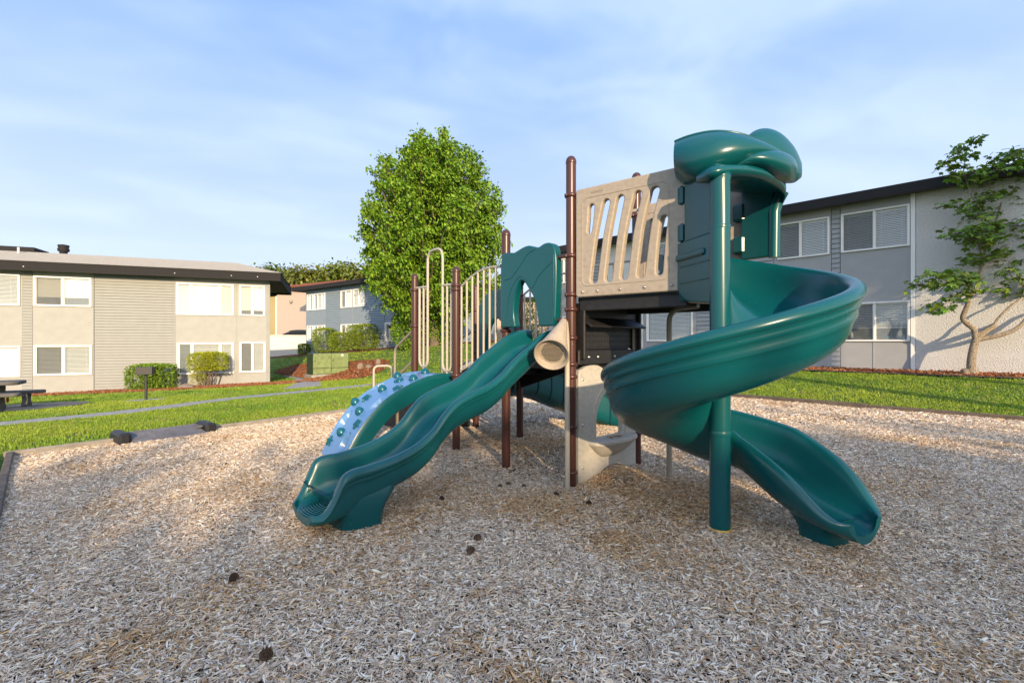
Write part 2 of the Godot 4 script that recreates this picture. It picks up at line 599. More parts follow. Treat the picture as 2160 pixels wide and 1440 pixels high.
# ---------------------------------------------------------------- sky
func make_sky() -> Sky:
	var wisps := FastNoiseLite.new()
	wisps.seed = 5
	wisps.frequency = 1.0
	wisps.fractal_octaves = 6
	wisps.fractal_gain = 0.55
	var veil := FastNoiseLite.new()
	veil.seed = 9
	veil.frequency = 0.55
	veil.fractal_octaves = 3
	var w := 1024
	var h := 512
	var im := Image.create(w, h, false, Image.FORMAT_RGBF)
	var top := Color(0.04, 0.185, 0.55)
	var low := Color(0.57, 0.63, 0.665)
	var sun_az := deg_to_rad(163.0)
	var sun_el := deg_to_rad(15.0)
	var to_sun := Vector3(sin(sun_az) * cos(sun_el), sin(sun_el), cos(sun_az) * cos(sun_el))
	for j in h:
		var el := (0.5 - (j + 0.5) / h) * PI
		var s := sin(maxf(el, 0.0))
		var base := low.lerp(top, pow(clampf(s / 0.80, 0.0, 1.0), 0.7))
		for i in w:
			var az := (i + 0.5) / w * TAU      # column 0 lies straight ahead
			var c := base
			if el > -0.02:
				# cirrus sheet on a plane high above, drawn out along one wind direction
				var k := 1.0 / (s + 0.12)
				var px := sin(az) * cos(el) * k
				var pz := cos(az) * cos(el) * k
				var a := px * 0.92 + pz * 0.38
				var b := -px * 0.38 + pz * 0.92
				var q := wisps.get_noise_3d(a * 0.55, b * 1.5, 3.0 + veil.get_noise_2d(a, b) * 0.9)
				var r := veil.get_noise_2d(a * 0.7 + 30.0, b * 0.7)
				var cover := 0.04 + smoothstep(-0.35, 0.75, q * 0.85 + r * 0.5) * 0.58
				c = c.lerp(Color(0.45, 0.545, 0.655), cover)
				# warm glow added round the unseen low sun to lift the shaded ground
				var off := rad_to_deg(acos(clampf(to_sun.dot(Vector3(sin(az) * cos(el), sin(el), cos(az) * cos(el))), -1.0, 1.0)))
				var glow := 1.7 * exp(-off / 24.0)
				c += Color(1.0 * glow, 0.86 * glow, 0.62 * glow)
			im.set_pixel(i, j, c)
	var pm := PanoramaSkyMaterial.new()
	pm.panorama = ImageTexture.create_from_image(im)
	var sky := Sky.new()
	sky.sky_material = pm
	return sky


func _ready() -> void:
	rng.seed = 20240611
	bumps.seed = 3
	bumps.frequency = 0.02
	patches.seed = 8
	patches.frequency = 0.35
	patches.fractal_octaves = 4
	var cam := Camera3D.new()
	cam.name = "camera"
	cam.position = Vector3(0, 1.25, 0)
	cam.fov = rad_to_deg(2.0 * atan(0.72))
	cam.near = 0.05
	cam.far = 1500.0
	add_child(cam)
	var env := Environment.new()
	env.background_mode = Environment.BG_SKY
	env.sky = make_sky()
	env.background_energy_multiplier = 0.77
	env.tonemap_mode = Environment.TONE_MAPPER_LINEAR
	env.tonemap_exposure = 2.35
	env.sdfgi_enabled = true
	env.ssao_enabled = true
	env.ssil_enabled = true
	var we := WorldEnvironment.new()
	we.name = "environment"
	we.environment = env
	add_child(we)
	var sun := DirectionalLight3D.new()
	sun.name = "sun"
	sun.light_energy = 0.86
	sun.light_color = Color(1.0, 0.89, 0.73)
	sun.light_angular_distance = 0.5
	sun.shadow_enabled = true
	add_child(sun)
	var el := deg_to_rad(15.0)
	var az := deg_to_rad(-17.0)                    # the sun stands behind the camera, a little to its right
	sun.look_at_from_position(Vector3.ZERO, Vector3(sin(az) * cos(el), -sin(el), -cos(az) * cos(el)), Vector3.UP)

	make_materials()
	make_ground()
	make_left_building()
	make_right_building()
	make_blue_building()
	make_far_buildings()
	make_shading_side()
	make_big_tree()
	make_wall_tree()
	make_far_trees()
	make_hedges()
	make_playset()
	make_ramp()
	make_yard_things()
	make_pine_cones()


# ---------------------------------------------------------------- ground
func spaced(marks: Array) -> Array:
	var out := []
	for m in marks:
		var x: float = m[0]
		while x < m[1] - 0.001:
			out.append(x)
			x += m[2]
	out.append(marks[marks.size() - 1][1])
	return out

func make_ground() -> void:
	var xs := spaced([[-500.0, -100.0, 100.0], [-100.0, -30.0, 10.0], [-30.0, -20.0, 1.0], [-20.0, 16.0, 0.5], [16.0, 30.0, 2.0], [30.0, 100.0, 10.0], [100.0, 500.0, 100.0]])
	var ds := spaced([[-300.0, -60.0, 60.0], [-60.0, -10.0, 10.0], [-10.0, 0.0, 2.0], [0.0, 45.0, 0.5], [45.0, 60.0, 3.0], [60.0, 120.0, 20.0], [120.0, 620.0, 100.0]])
	var rings := []
	for d in ds:
		var ring := PackedVector3Array()
		for x in xs:
			var inside: bool = out_left(x, d) < 0.35 and out_right(x, d) < 0.35
			ring.append(W(x, -0.14 if inside else terrain(x, d), d))
		rings.append(ring)
	var mb := MB.new()
	mb.loft(rings, false, PackedVector2Array(), Vector3.UP)
	structure(obj("lawn_ground", mb, M.lawn))
	# playground corners: A (left front), B (far corner), C (right), and behind the camera
	var la := Vector2(0.617, 0.786)
	var A := Vector2(-5.48, 5.17)
	var lb := Vector2(0.707, -0.707)
	var tt := (11.02 / 0.707 - A.x - A.y) / (la.x + la.y)
	var B := A + la * tt
	var C := B + lb * 17.0
	var D := A + lb * 13.0
	var poly := PackedVector2Array([A, B, C, D])
	var bed := MB.new()
	var cell := 0.14
	var x := -6.0
	var rows := []
	var bxs := spaced([[-7.0, 15.0, cell]])
	var bds := spaced([[-8.0, 15.0, cell]])
	for d in bds:
		var ring := PackedVector3Array()
		for xx in bxs:
			ring.append(W(xx, chip_level(xx, d) - 0.012, d))
		rows.append(ring)
	# keep only cells inside the border
	var kept := MB.new()
	for i in bds.size() - 1:
		for j in bxs.size() - 1:
			var sq := PackedVector2Array([Vector2(bxs[j], bds[i]), Vector2(bxs[j + 1], bds[i]), Vector2(bxs[j + 1], bds[i + 1]), Vector2(bxs[j], bds[i + 1])])
			var n_in := 0
			for p in sq:
				if Geometry2D.is_point_in_polygon(p, poly):
					n_in += 1
			if n_in == 4:
				kept.quad(rows[i][j], rows[i][j + 1], rows[i + 1][j + 1], rows[i + 1][j])
			elif n_in > 0:
				for part in Geometry2D.intersect_polygons(poly, sq):
					var tr := Geometry2D.triangulate_polygon(part)
					for t in range(0, tr.size(), 3):
						var q := []
						for k in 3:
							var p: Vector2 = part[tr[t + k]]
							q.append(W(p.x, chip_level(p.x, p.y) - 0.012, p.y))
						if (q[1] - q[0]).cross(q[2] - q[0]).y < 0.0:
							kept.tri(q[0], q[2], q[1])
						else:
							kept.tri(q[0], q[1], q[2])
	structure(obj("playground_surface", kept, M.chip_bed))
	make_chips(poly)
	# border boards
	var kerb_left := MB.new()
	edge_board(kerb_left, A - la * 0.05, A + la * 0.93, 0.05, -0.2, 0.055)
	edge_board(kerb_left, A + la * 1.9, B, 0.05, -0.2, 0.055)
	structure(obj("playground_kerb", kerb_left, M.kerb_timber))
	var kerb_front := MB.new()
	edge_board(kerb_front, A, D, 0.06, -0.2, 0.05)
	structure(obj("playground_kerb", kerb_front, M.timber))
	var k := 0.0
	while k < 16.5:
		var kerb := MB.new()
		edge_board(kerb, B + lb * (k + 0.008), B + lb * minf(k + 2.44, 16.9), 0.09, -0.2, 0.075 + 0.012 * sin(k * 3.1))
		structure(obj("playground_kerb", kerb, M.timber if int(k) % 3 else M.kerb_timber))
		k += 2.44
	# pavement beyond the front left corner
	var pave := PackedVector2Array([A + Vector2(-0.08, -0.06), A + lb * 5.0 + Vector2(-0.08, -0.06), A + lb * 5.0 - la * 2.2, A - la * 2.2])
	structure(obj("pavement", drape_flat(pave, 0.035), M.asphalt))
	# concrete path across the left lawn
	var path_far := [Vector2(-12.4, 5.1), Vector2(-9.0, 8.33), Vector2(-7.95, 10.0), Vector2(-7.5, 12.4), Vector2(-6.6, 14.1), Vector2(-5.2, 16.8), Vector2(-3.2, 20.3), Vector2(-0.5, 24.5)]
	var path_near := [Vector2(-11.7, 4.6), Vector2(-8.3, 7.75), Vector2(-7.2, 9.3), Vector2(-6.8, 11.6), Vector2(-5.9, 13.2), Vector2(-4.5, 15.8), Vector2(-2.5, 19.3), Vector2(0.2, 23.5)]
	var fp := smooth_line(path_far, 3)
	var np := smooth_line(path_near, 3)
	np.reverse()
	fp.append_array(np)
	structure(obj("path", drape(fp, 0.012, 0.6), M.concrete))
	var side := PackedVector2Array([Vector2(-14.6, 29.6), Vector2(-11.6, 25.2), Vector2(-9.3, 20.4), Vector2(-7.4, 15.3), Vector2(-6.6, 16.4), Vector2(-8.3, 20.6), Vector2(-10.5, 25.4), Vector2(-13.6, 30.3)])
	structure(obj("path", drape(side, 0.02, 0.6), M.concrete))
	# bark beds
	var u := Vector2(0.932, 0.363)
	var nrm := Vector2(0.363, -0.932)
	var L0 := Vector2(-18.55, 18.4)
	var bedl := PackedVector2Array([L0 - u * 3.0, L0 - u * 3.0 + nrm * 1.2, L0 + u * 1.5 + nrm * 2.2, L0 + u * 4.2 + nrm * 3.0, L0 + u * 7.2 + nrm * 3.2, L0 + u * 9.2 + nrm * 2.6, L0 + u * 9.8 - nrm * 0.4, L0 + u * 8.2])
	structure(obj("bark_bed", drape(bedl, 0.03, 0.5), M.mulch_bed))
	var R0 := Vector2(11.1, 13.3)
	var ru := Vector2(0.707, -0.707)
	var rn := Vector2(-0.707, -0.707)
	var bedr := PackedVector2Array([R0 - ru * 13.0, R0 - ru * 13.0 + rn * 1.25, R0 + ru * 7.0 + rn * 1.25, R0 + ru * 7.0])
	structure(obj("bark_bed", drape(bedr, 0.03, 0.5), M.mulch_bed))
	var strip := PackedVector2Array([R0 - ru * 13.0 + rn * 1.25, R0 - ru * 13.0 + rn * 1.37, R0 + ru * 7.0 + rn * 1.37, R0 + ru * 7.0 + rn * 1.25])
	structure(obj("mow_strip", drape(strip, 0.045, 0.5), M.old_concrete))
	var bedt := smooth_loop([Vector2(-15.2, 30.2), Vector2(-11.0, 25.0), Vector2(-8.9, 20.9), Vector2(-6.9, 22.6), Vector2(-6.4, 24.6), Vector2(-7.4, 26.3), Vector2(-10.6, 28.6), Vector2(-14.2, 31.4)], 4)
	structure(obj("bark_bed", drape(bedt, 0.035, 0.5), M.mulch_bed))
	var b0 := Vector2(-17.5, 38.8)
	var bu := Vector2(0.788, -0.616)
	var bn := Vector2(-0.616, -0.788)
	var bedb := PackedVector2Array([b0 - bu * 5.0, b0 - bu * 5.0 + bn * 1.3, b0 + bu * 6.0 + bn * 1.9, b0 + bu * 17.0 + bn * 1.6, b0 + bu * 22.0 + bn * 1.6, b0 + bu * 22.0])
	structure(obj("bark_bed", drape(bedb, 0.035, 0.6), M.mulch_bed))
	# round slab under the picnic table
	var slab := PackedVector2Array()
	for i in 40:
		slab.append(Vector2(-12.35, 11.4) + Vector2(cos(TAU * i / 40), sin(TAU * i / 40)) * 1.65)
	structure(obj("picnic_slab", drape(slab, 0.03, 0.6), M.old_concrete))
	var pad := PackedVector2Array()
	for i in 24:
		pad.append(Vector2(-9.95, 12.85) + Vector2(cos(TAU * i / 24), sin(TAU * i / 24)) * 0.5)
	structure(obj("grill_pad", drape(pad, 0.012, 0.4), M.concrete))
	make_bark(bedr, 5200, 0.34)
	make_bark(bedl, 11000, 0.34)
	make_bark(bedt, 6000, 0.5)
	make_grass([poly, fp, side, bedl, bedr, strip, bedt, bedb, slab, pad, pave])

func drape_flat(poly: PackedVector2Array, y: float) -> MB:
	var mb := MB.new()
	var tr := Geometry2D.triangulate_polygon(poly)
	for t in range(0, tr.size(), 3):
		var q := []
		for k in 3:
			q.append(W2(poly[tr[t + k]], y))
		if (q[1] - q[0]).cross(q[2] - q[0]).y < 0.0:
			mb.tri(q[0], q[2], q[1])
		else:
			mb.tri(q[0], q[1], q[2])
	return mb

func edge_board(mb: MB, a: Vector2, b: Vector2, wide: float, y0: float, y1: float) -> void:
	var f := frame((a + b) * 0.5, (y0 + y1) * 0.5, b - a)
	mb.box(Vector3(a.distance_to(b), y1 - y0, wide), f, 0.008)

func chip_mesh(k: int) -> ArrayMesh:
	# a thin splinter of shredded wood, length 1 along x
	var r := RandomNumberGenerator.new()
	r.seed = 100 + k
	var mb := MB.new()
	var st := 3
	var rings := []
	var bend := r.randf_range(-0.06, 0.1)
	var wide := [0.06, 0.08, 0.105, 0.15][k % 4] as float
	for i in st + 1:
		var t := float(i) / st
		var w := wide * (0.45 + 0.55 * sin(PI * clampf(t * 0.8 + 0.1, 0, 1))) * r.randf_range(0.8, 1.1)
		var h := wide * 0.42 * (0.5 + 0.5 * sin(PI * t))
		var y := bend * 4.0 * t * (1.0 - t)
		var z := r.randf_range(-0.03, 0.03)
		var x := t - 0.5
		rings.append(PackedVector3Array([Vector3(x + r.randf_range(-0.05, 0.05), y - h, z - w), Vector3(x, y + h * 0.6, z - w * 0.8), Vector3(x + r.randf_range(-0.05, 0.05), y + h, z + w * 0.7), Vector3(x, y - h * 0.7, z + w)]))
	for i in st:
		for j in 4:
			mb.quad(rings[i][j], rings[i][(j + 1) % 4], rings[i + 1][(j + 1) % 4], rings[i + 1][j])
	mb.quad(rings[0][0], rings[0][3], rings[0][2], rings[0][1])
	mb.quad(rings[st][0], rings[st][1], rings[st][2], rings[st][3])
	return mb.mesh()

class Bag:
	var data := PackedFloat32Array()
	var count := 0
	func add(b: Basis, o: Vector3, c: Color) -> void:
		data.append_array([b.x.x, b.y.x, b.z.x, o.x, b.x.y, b.y.y, b.z.y, o.y, b.x.z, b.y.z, b.z.z, o.z, c.r, c.g, c.b, 1.0])
		count += 1
	func multi(mesh: Mesh) -> MultiMesh:
		var mm := MultiMesh.new()
		mm.transform_format = MultiMesh.TRANSFORM_3D
		mm.use_colors = true
		mm.mesh = mesh
		mm.instance_count = count
		mm.buffer = data
		return mm

func scatter(called: String, bag: Bag, mesh: Mesh, m: Material, parent: Node = self) -> MultiMeshInstance3D:
	var o := MultiMeshInstance3D.new()
	o.name = numbered(called) if parent == self else called
	o.multimesh = bag.multi(mesh)
	o.material_override = m
	parent.add_child(o, true)
	o.set_meta("kind", "stuff")
	return o

func make_chips(poly: PackedVector2Array) -> void:
	var bags := [Bag.new(), Bag.new(), Bag.new(), Bag.new()]
	var pale := [Color(0.86, 0.69, 0.52), Color(0.92, 0.79, 0.64), Color(0.78, 0.60, 0.43), Color(0.84, 0.65, 0.45), Color(0.64, 0.49, 0.35), Color(0.38, 0.27, 0.18), Color(0.89, 0.735, 0.575)]
	var fresh := [Color(0.66, 0.42, 0.20), Color(0.58, 0.34, 0.15), Color(0.70, 0.51, 0.29), Color(0.40, 0.225, 0.10), Color(0.72, 0.56, 0.38)]
	# darker, browner chips are churned up where feet land
	var churned := [[Vector2(1.2, 3.75), 0.8], [Vector2(0.9, 4.25), 0.45], [Vector2(1.9, 2.75), 0.55], [Vector2(-0.75, 3.15), 0.45], [Vector2(0.2, 3.6), 0.5], [Vector2(-0.2, 1.95), 0.16], [Vector2(-0.15, 2.35), 0.12], [Vector2(0.05, 1.75), 0.2], [Vector2(-1.6, 1.95), 0.12], [Vector2(0.3, 5.6), 0.6], [Vector2(0.6, 2.9), 0.25]]
	for zone in [[1.2, 3.0, 19000.0, 1.0], [3.0, 4.6, 14500.0, 1.03], [4.6, 7.2, 6600.0, 1.3], [7.2, 15.5, 2200.0, 1.95]]:
		var half: float = zone[1] * 1.22 + 0.5
		var n := int(zone[2] * half * 2.0 * (zone[1] - zone[0]))
		for i in n:
			var d := rng.randf_range(zone[0], zone[1])
			var x := rng.randf_range(-half, half)
			if absf(x) > d * 1.22 + 0.5:
				continue
			var p := Vector2(x, d)
			if out_left(x, d) > -0.03 or out_right(x, d) > -0.05:
				continue
			if not Geometry2D.is_point_in_polygon(p, poly):
				continue
			var g := patches.get_noise_2d(x * 1.6, d * 1.6) * 1.15 - 0.2
			for q in churned:
				var rr: float = p.distance_to(q[0]) / q[1]
				g += 1.0 * exp(-rr * rr * 1.6)
			var c: Color
			if rng.randf() < clampf(0.17 + g * 0.95, 0.07, 0.9):
				c = fresh[rng.randi() % fresh.size()]
			else:
				c = pale[rng.randi() % pale.size()]
			var f := rng.randf_range(0.5, 1.3)
			c = Color(minf(c.r * f, 0.9) / f, minf(c.g * f, 0.84) / f, minf(c.b * f, 0.77) / f)
			c = Color(c.r * f, c.g * f, c.b * f)
			var L: float = rng.randf_range(0.012, 0.038) * zone[3]
			if rng.randf() < 0.05:
				L *= 1.45
			var b := Basis.from_euler(Vector3(rng.randfn(0, 0.5), rng.randf() * TAU, rng.randfn(0, 0.3)))
			b = b.scaled_local(Vector3(L, L * 0.9, L * rng.randf_range(0.7, 1.1)))
			bags[rng.randi() % 4].add(b, W(x, chip_level(x, d) + rng.randf_range(-0.004, 0.012), d), c)
	for k in 4:
		stuff(scatter("wood_chips", bags[k], chip_mesh(k), M.chip), "shredded pale and brown wood chips covering the play area", "wood chips")

func make_bark(poly: PackedVector2Array, n: int, density_scale: float) -> void:
	var bag := Bag.new()
	var lo := Vector2(1e9, 1e9)
	var hi := -lo
	for p in poly:
		lo = lo.min(p)
		hi = hi.max(p)
	var tries := 0
	while bag.count < n and tries < n * 12:
		tries += 1
		var p := Vector2(rng.randf_range(lo.x, hi.x), rng.randf_range(lo.y, hi.y))
		if not Geometry2D.is_point_in_polygon(p, poly):
			continue
		var f := rng.randf_range(0.4, 1.2)
		var c := Color(0.30 * f, 0.095 * f, 0.032 * f) if rng.randf() < 0.75 else Color(0.36 * f, 0.2 * f, 0.09 * f)
		var L := rng.randf_range(0.05, 0.14) * (0.8 + density_scale)
		var b := Basis.from_euler(Vector3(rng.randfn(0, 0.4), rng.randf() * TAU, rng.randfn(0, 0.35))).scaled_local(Vector3(L, L, L))
		bag.add(b, W(p.x, terrain(p.x, p.y) + 0.035 + rng.randf() * 0.02, p.y), c)
	stuff(scatter("bark_mulch", bag, chip_mesh(3), M.chip), "reddish bark mulch spread over planting bed", "mulch")

func make_grass(bare: Array) -> void:
	var meshes := []
	for k in 3:
		var mb := MB.new()
		var r := RandomNumberGenerator.new()
		r.seed = 50 + k
		for i in 11:
			var o := Vector3(r.randf_range(-0.055, 0.055), 0, r.randf_range(-0.055, 0.055))
			var a := r.randf() * TAU
			var h := r.randf_range(0.024, 0.05)
			var lean := Vector3(cos(a), 0, sin(a)) * h * r.randf_range(0.15, 0.7)
			var s := Vector3(-sin(a), 0, cos(a)) * 0.004
			var m := o + lean * 0.35 + Vector3.UP * h * 0.6
			mb.quad(o - s, o + s, m + s * 0.8, m - s * 0.8)
			mb.tri(m - s * 0.8, m + s * 0.8, o + lean + Vector3.UP * h)
		meshes.append(mb.mesh())
	var bags := [Bag.new(), Bag.new(), Bag.new()]
	for zone in [[4.0, 9.0, 330.0, 1.0], [9.0, 14.0, 170.0, 1.25], [14.0, 22.0, 55.0, 1.9], [22.0, 36.0, 16.0, 2.8]]:
		var half: float = zone[1] * 1.15 + 0.6
		var n := int(zone[2] * half * 2.0 * (zone[1] - zone[0]))
		for i in n:
			var d := rng.randf_range(zone[0], zone[1])
			var x := rng.randf_range(-half, half)
			if absf(x) > d * 1.15 + 0.6:
				continue
			var ol := out_left(x, d)
			var orr := out_right(x, d)
			if ol < 0.06 and orr < 0.08:
				continue
			if orr > 6.3 and ol < 0.5:
				continue
			if d > 16.0 and x > 4.0:
				continue
			var p := Vector2(x, d)
			var skip := false
			for b in bare:
				if Geometry2D.is_point_in_polygon(p, b):
					skip = true
					break
			if skip:
				continue
			var g := patches.get_noise_2d(x * 0.6 + 40.0, d * 0.6)
			var f := rng.randf_range(0.75, 1.25)
			var c := Color(0.145, 0.26, 0.016).lerp(Color(0.29, 0.365, 0.024), clampf(0.5 + g * 0.9 + rng.randfn(0, 0.2), 0, 1))
			if rng.randf() < 0.05:
				c = Color(0.30, 0.27, 0.10)
			c = Color(c.r * f, c.g * f, c.b * f)
			var s: float = zone[3] * rng.randf_range(0.8, 1.25)
			var bs := Basis(Vector3.UP, rng.randf() * TAU).scaled_local(Vector3(s, s * (0.6 + 0.25 / zone[3]), s))
			bags[rng.randi() % 3].add(bs, W(x, terrain(x, d) - 0.004, d), c)
	for k in 3:
		stuff(scatter("grass", bags[k], meshes[k], M.grass_blade), "short mown lawn grass around the play area", "grass")


# ---------------------------------------------------------------- buildings
# all coordinates local to the building: x along the front, y up from its base, z out of the front wall
func panel(b: Node3D, called: String, m: Material, x0: float, x1: float, y0: float, y1: float, z := 0.0, thick := 0.12) -> void:
	if x1 - x0 < 0.005 or y1 - y0 < 0.005:
		return
	var mb := MB.new()
	mb.box(Vector3(x1 - x0, y1 - y0, thick), shift((x0 + x1) / 2, (y0 + y1) / 2, z - thick / 2), 0.004)
	obj(called, mb, m, b)

func siding(b: Node3D, m: Material, x0: float, x1: float, y0: float, y1: float, pitch := 0.115) -> void:
	panel(b, "wall", m, x0 - 0.01, x1 + 0.01, y0, y1, -0.032)
	var mb := MB.new()
	# lap board: thin at the top, proud at the lower edge
	var w := x1 - x0
	var pr := PackedVector2Array([Vector2(0, -0.032), Vector2(0, 0.020), Vector2(0.004, 0.024), Vector2(pitch * 0.93, -0.010), Vector2(pitch * 1.12, -0.032)])
	var rings := []
	for x in [0.0, w]:
		var ring := PackedVector3Array()
		for p in pr:
			ring.append(Vector3(x, p.x, p.y))
		rings.append(ring)
	for i in 5:
		var j := (i + 1) % 5
		mb.quad(rings[0][i], rings[1][i], rings[1][j], rings[0][j])
	mb.tri(rings[1][0], rings[1][2], rings[1][1])
	mb.tri(rings[1][0], rings[1][3], rings[1][2])
	mb.tri(rings[0][0], rings[0][1], rings[0][2])
	mb.tri(rings[0][0], rings[0][2], rings[0][3])
	var mesh := mb.mesh()
	var y := y0
	while y < y1 - 0.03:
		inst("siding_board", mesh, m, b, shift(x0, y, 0))
		y += pitch

# a window with white frame, panes, and what hangs behind each pane:
# "blind" slats, "cloth" roller shade, "white" shade, "dark" nothing; lift = bare share at the foot
func window(b: Node3D, x0: float, x1: float, y0: float, y1: float, splits: Array, hung: Array, fw := 0.06, lift := 0.0, screened := false) -> void:
	var fr := MB.new()
	var zc := 0.01
	var dp := 0.09
	fr.box(Vector3(fw, y1 - y0, dp), shift(x0 + fw / 2, (y0 + y1) / 2, zc), 0.006)
	fr.box(Vector3(fw, y1 - y0, dp), shift(x1 - fw / 2, (y0 + y1) / 2, zc), 0.006)
	fr.box(Vector3(x1 - x0 - 2 * fw, fw, dp), shift((x0 + x1) / 2, y1 - fw / 2, zc), 0.006)
	fr.box(Vector3(x1 - x0 - 2 * fw, fw, dp), shift((x0 + x1) / 2, y0 + fw / 2, zc), 0.006)
	var w := obj("window", fr, M.trim_white, b)
	var edges := [x0 + fw]
	for s in splits:
		var mu := MB.new()
		mu.box(Vector3(fw * 0.9, y1 - y0 - 2 * fw, dp * 0.8), shift(s, (y0 + y1) / 2, zc - 0.003), 0.005)
		obj("mullion", mu, M.trim_white, w)
		edges.append(s)
	edges.append(x1 - fw)
	for i in edges.size() - 1:
		var a: float = edges[i] + (fw * 0.45 if i > 0 else 0.0)
		var z: float = edges[i + 1] - (fw * 0.45 if i + 1 < edges.size() - 1 else 0.0)
		var inner := fw * 0.35
		for sx in [a + inner / 2, z - inner / 2]:
			var sash := MB.new()
			sash.box(Vector3(inner, y1 - y0 - 2 * fw, 0.04), shift(sx, (y0 + y1) / 2, -0.012))
			obj("sash", sash, M.trim_white, w)
		var pane := MB.new()
		pane.box(Vector3(z - a - inner * 2, y1 - y0 - 2 * fw, 0.006), shift((a + z) / 2, (y0 + y1) / 2, -0.012 - 0.004 * (i % 2)))
		obj("pane", pane, M.glass, w)
		if screened and i == 0:
			var sc := MB.new()
			sc.box(Vector3(z - a - inner * 2, y1 - y0 - 2 * fw, 0.002), shift((a + z) / 2, (y0 + y1) / 2, 0.012))
			obj("insect_screen", sc, M.screen_mesh, w)
		var kind: String = hung[i % hung.size()]
		var top := y1 - fw
		var foot := y0 + fw + lift * (y1 - y0)
		var hb := MB.new()
		if kind == "blind":
			var y := foot
			var k := 0
			while y < top - 0.02:
				hb.box(Vector3(z - a - 0.03, 0.003, 0.043), Transform3D(Basis(Vector3.RIGHT, 0.5 + 0.05 * sin(k * 2.3)), Vector3((a + z) / 2, y + 0.015, -0.085)))
				y += 0.05
				k += 1
			for q in [0.18, 0.82]:
				hb.box(Vector3(0.004, top - foot, 0.004), shift(lerpf(a, z, q), (top + foot) / 2, -0.062))
			hb.box(Vector3(z - a - 0.02, 0.035, 0.045), shift((a + z) / 2, top - 0.018, -0.085))
			hb.box(Vector3(z - a - 0.03, 0.018, 0.04), shift((a + z) / 2, foot, -0.085))
			obj("blind", hb, M.blind_slat, w)
		elif kind != "dark":
			hb.box(Vector3(z - a, top - foot, 0.006), shift((a + z) / 2, (top + foot) / 2, -0.075))
			hb.box(Vector3(z - a, 0.022, 0.02), shift((a + z) / 2, foot, -0.075))
			obj("roller_shade", hb, M.shade_white if kind == "white" else M.shade_cloth, w)

# fills a bay with wall panels round its windows [y0, y1]
func bay(b: Node3D, m: Material, x0: float, x1: float, y0: float, y1: float, holes: Array) -> void:
	var y := y0
	for h in holes:
		panel(b, "wall_panel", m, x0 + 0.004, x1 - 0.004, y, h[2])
		panel(b, "wall_panel", m, x0 + 0.004, h[0], h[2] + 0.002, h[3] - 0.002)
		panel(b, "wall_panel", m, h[1], x1 - 0.004, h[2] + 0.002, h[3] - 0.002)
		y = h[3]
	panel(b, "wall_panel", m, x0 + 0.004, x1 - 0.004, y, y1)

func shell(b: Node3D, m: Material, x0: float, x1: float, depth: float, y1: float, skew := 0.0) -> void:
	# end walls, back wall and floors, so that rooms are closed
	for x in [[x0, x0 + 0.15], [x1 - 0.15, x1]]:
		var mb := MB.new()
		var piv := Transform3D(Basis(Vector3.UP, skew if x[1] == x1 else 0.0), Vector3((x[0] + x[1]) / 2, y1 / 2 - 0.3, -0.13))
		mb.box(Vector3(0.15, y1 + 0.6, depth - 0.13), piv * shift(0, 0, -(depth - 0.13) / 2))
		obj("end_wall", mb, m, b)
	var bk := MB.new()
	var xe := x1 - depth * tan(skew)
	bk.box(Vector3(xe - x0, y1 + 0.6, 0.15), shift((x0 + xe) / 2, y1 / 2 - 0.3, -depth - 0.08))
	obj("back_wall", bk, m, b)
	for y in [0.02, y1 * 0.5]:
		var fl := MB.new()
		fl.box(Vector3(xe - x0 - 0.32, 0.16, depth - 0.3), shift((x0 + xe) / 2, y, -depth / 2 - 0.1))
		obj("floor_slab", fl, M.room_dim_paint, b)
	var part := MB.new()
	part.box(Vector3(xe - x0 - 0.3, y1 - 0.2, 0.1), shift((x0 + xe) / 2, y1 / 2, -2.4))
	obj("room_wall", part, M.room_dim_paint, b)

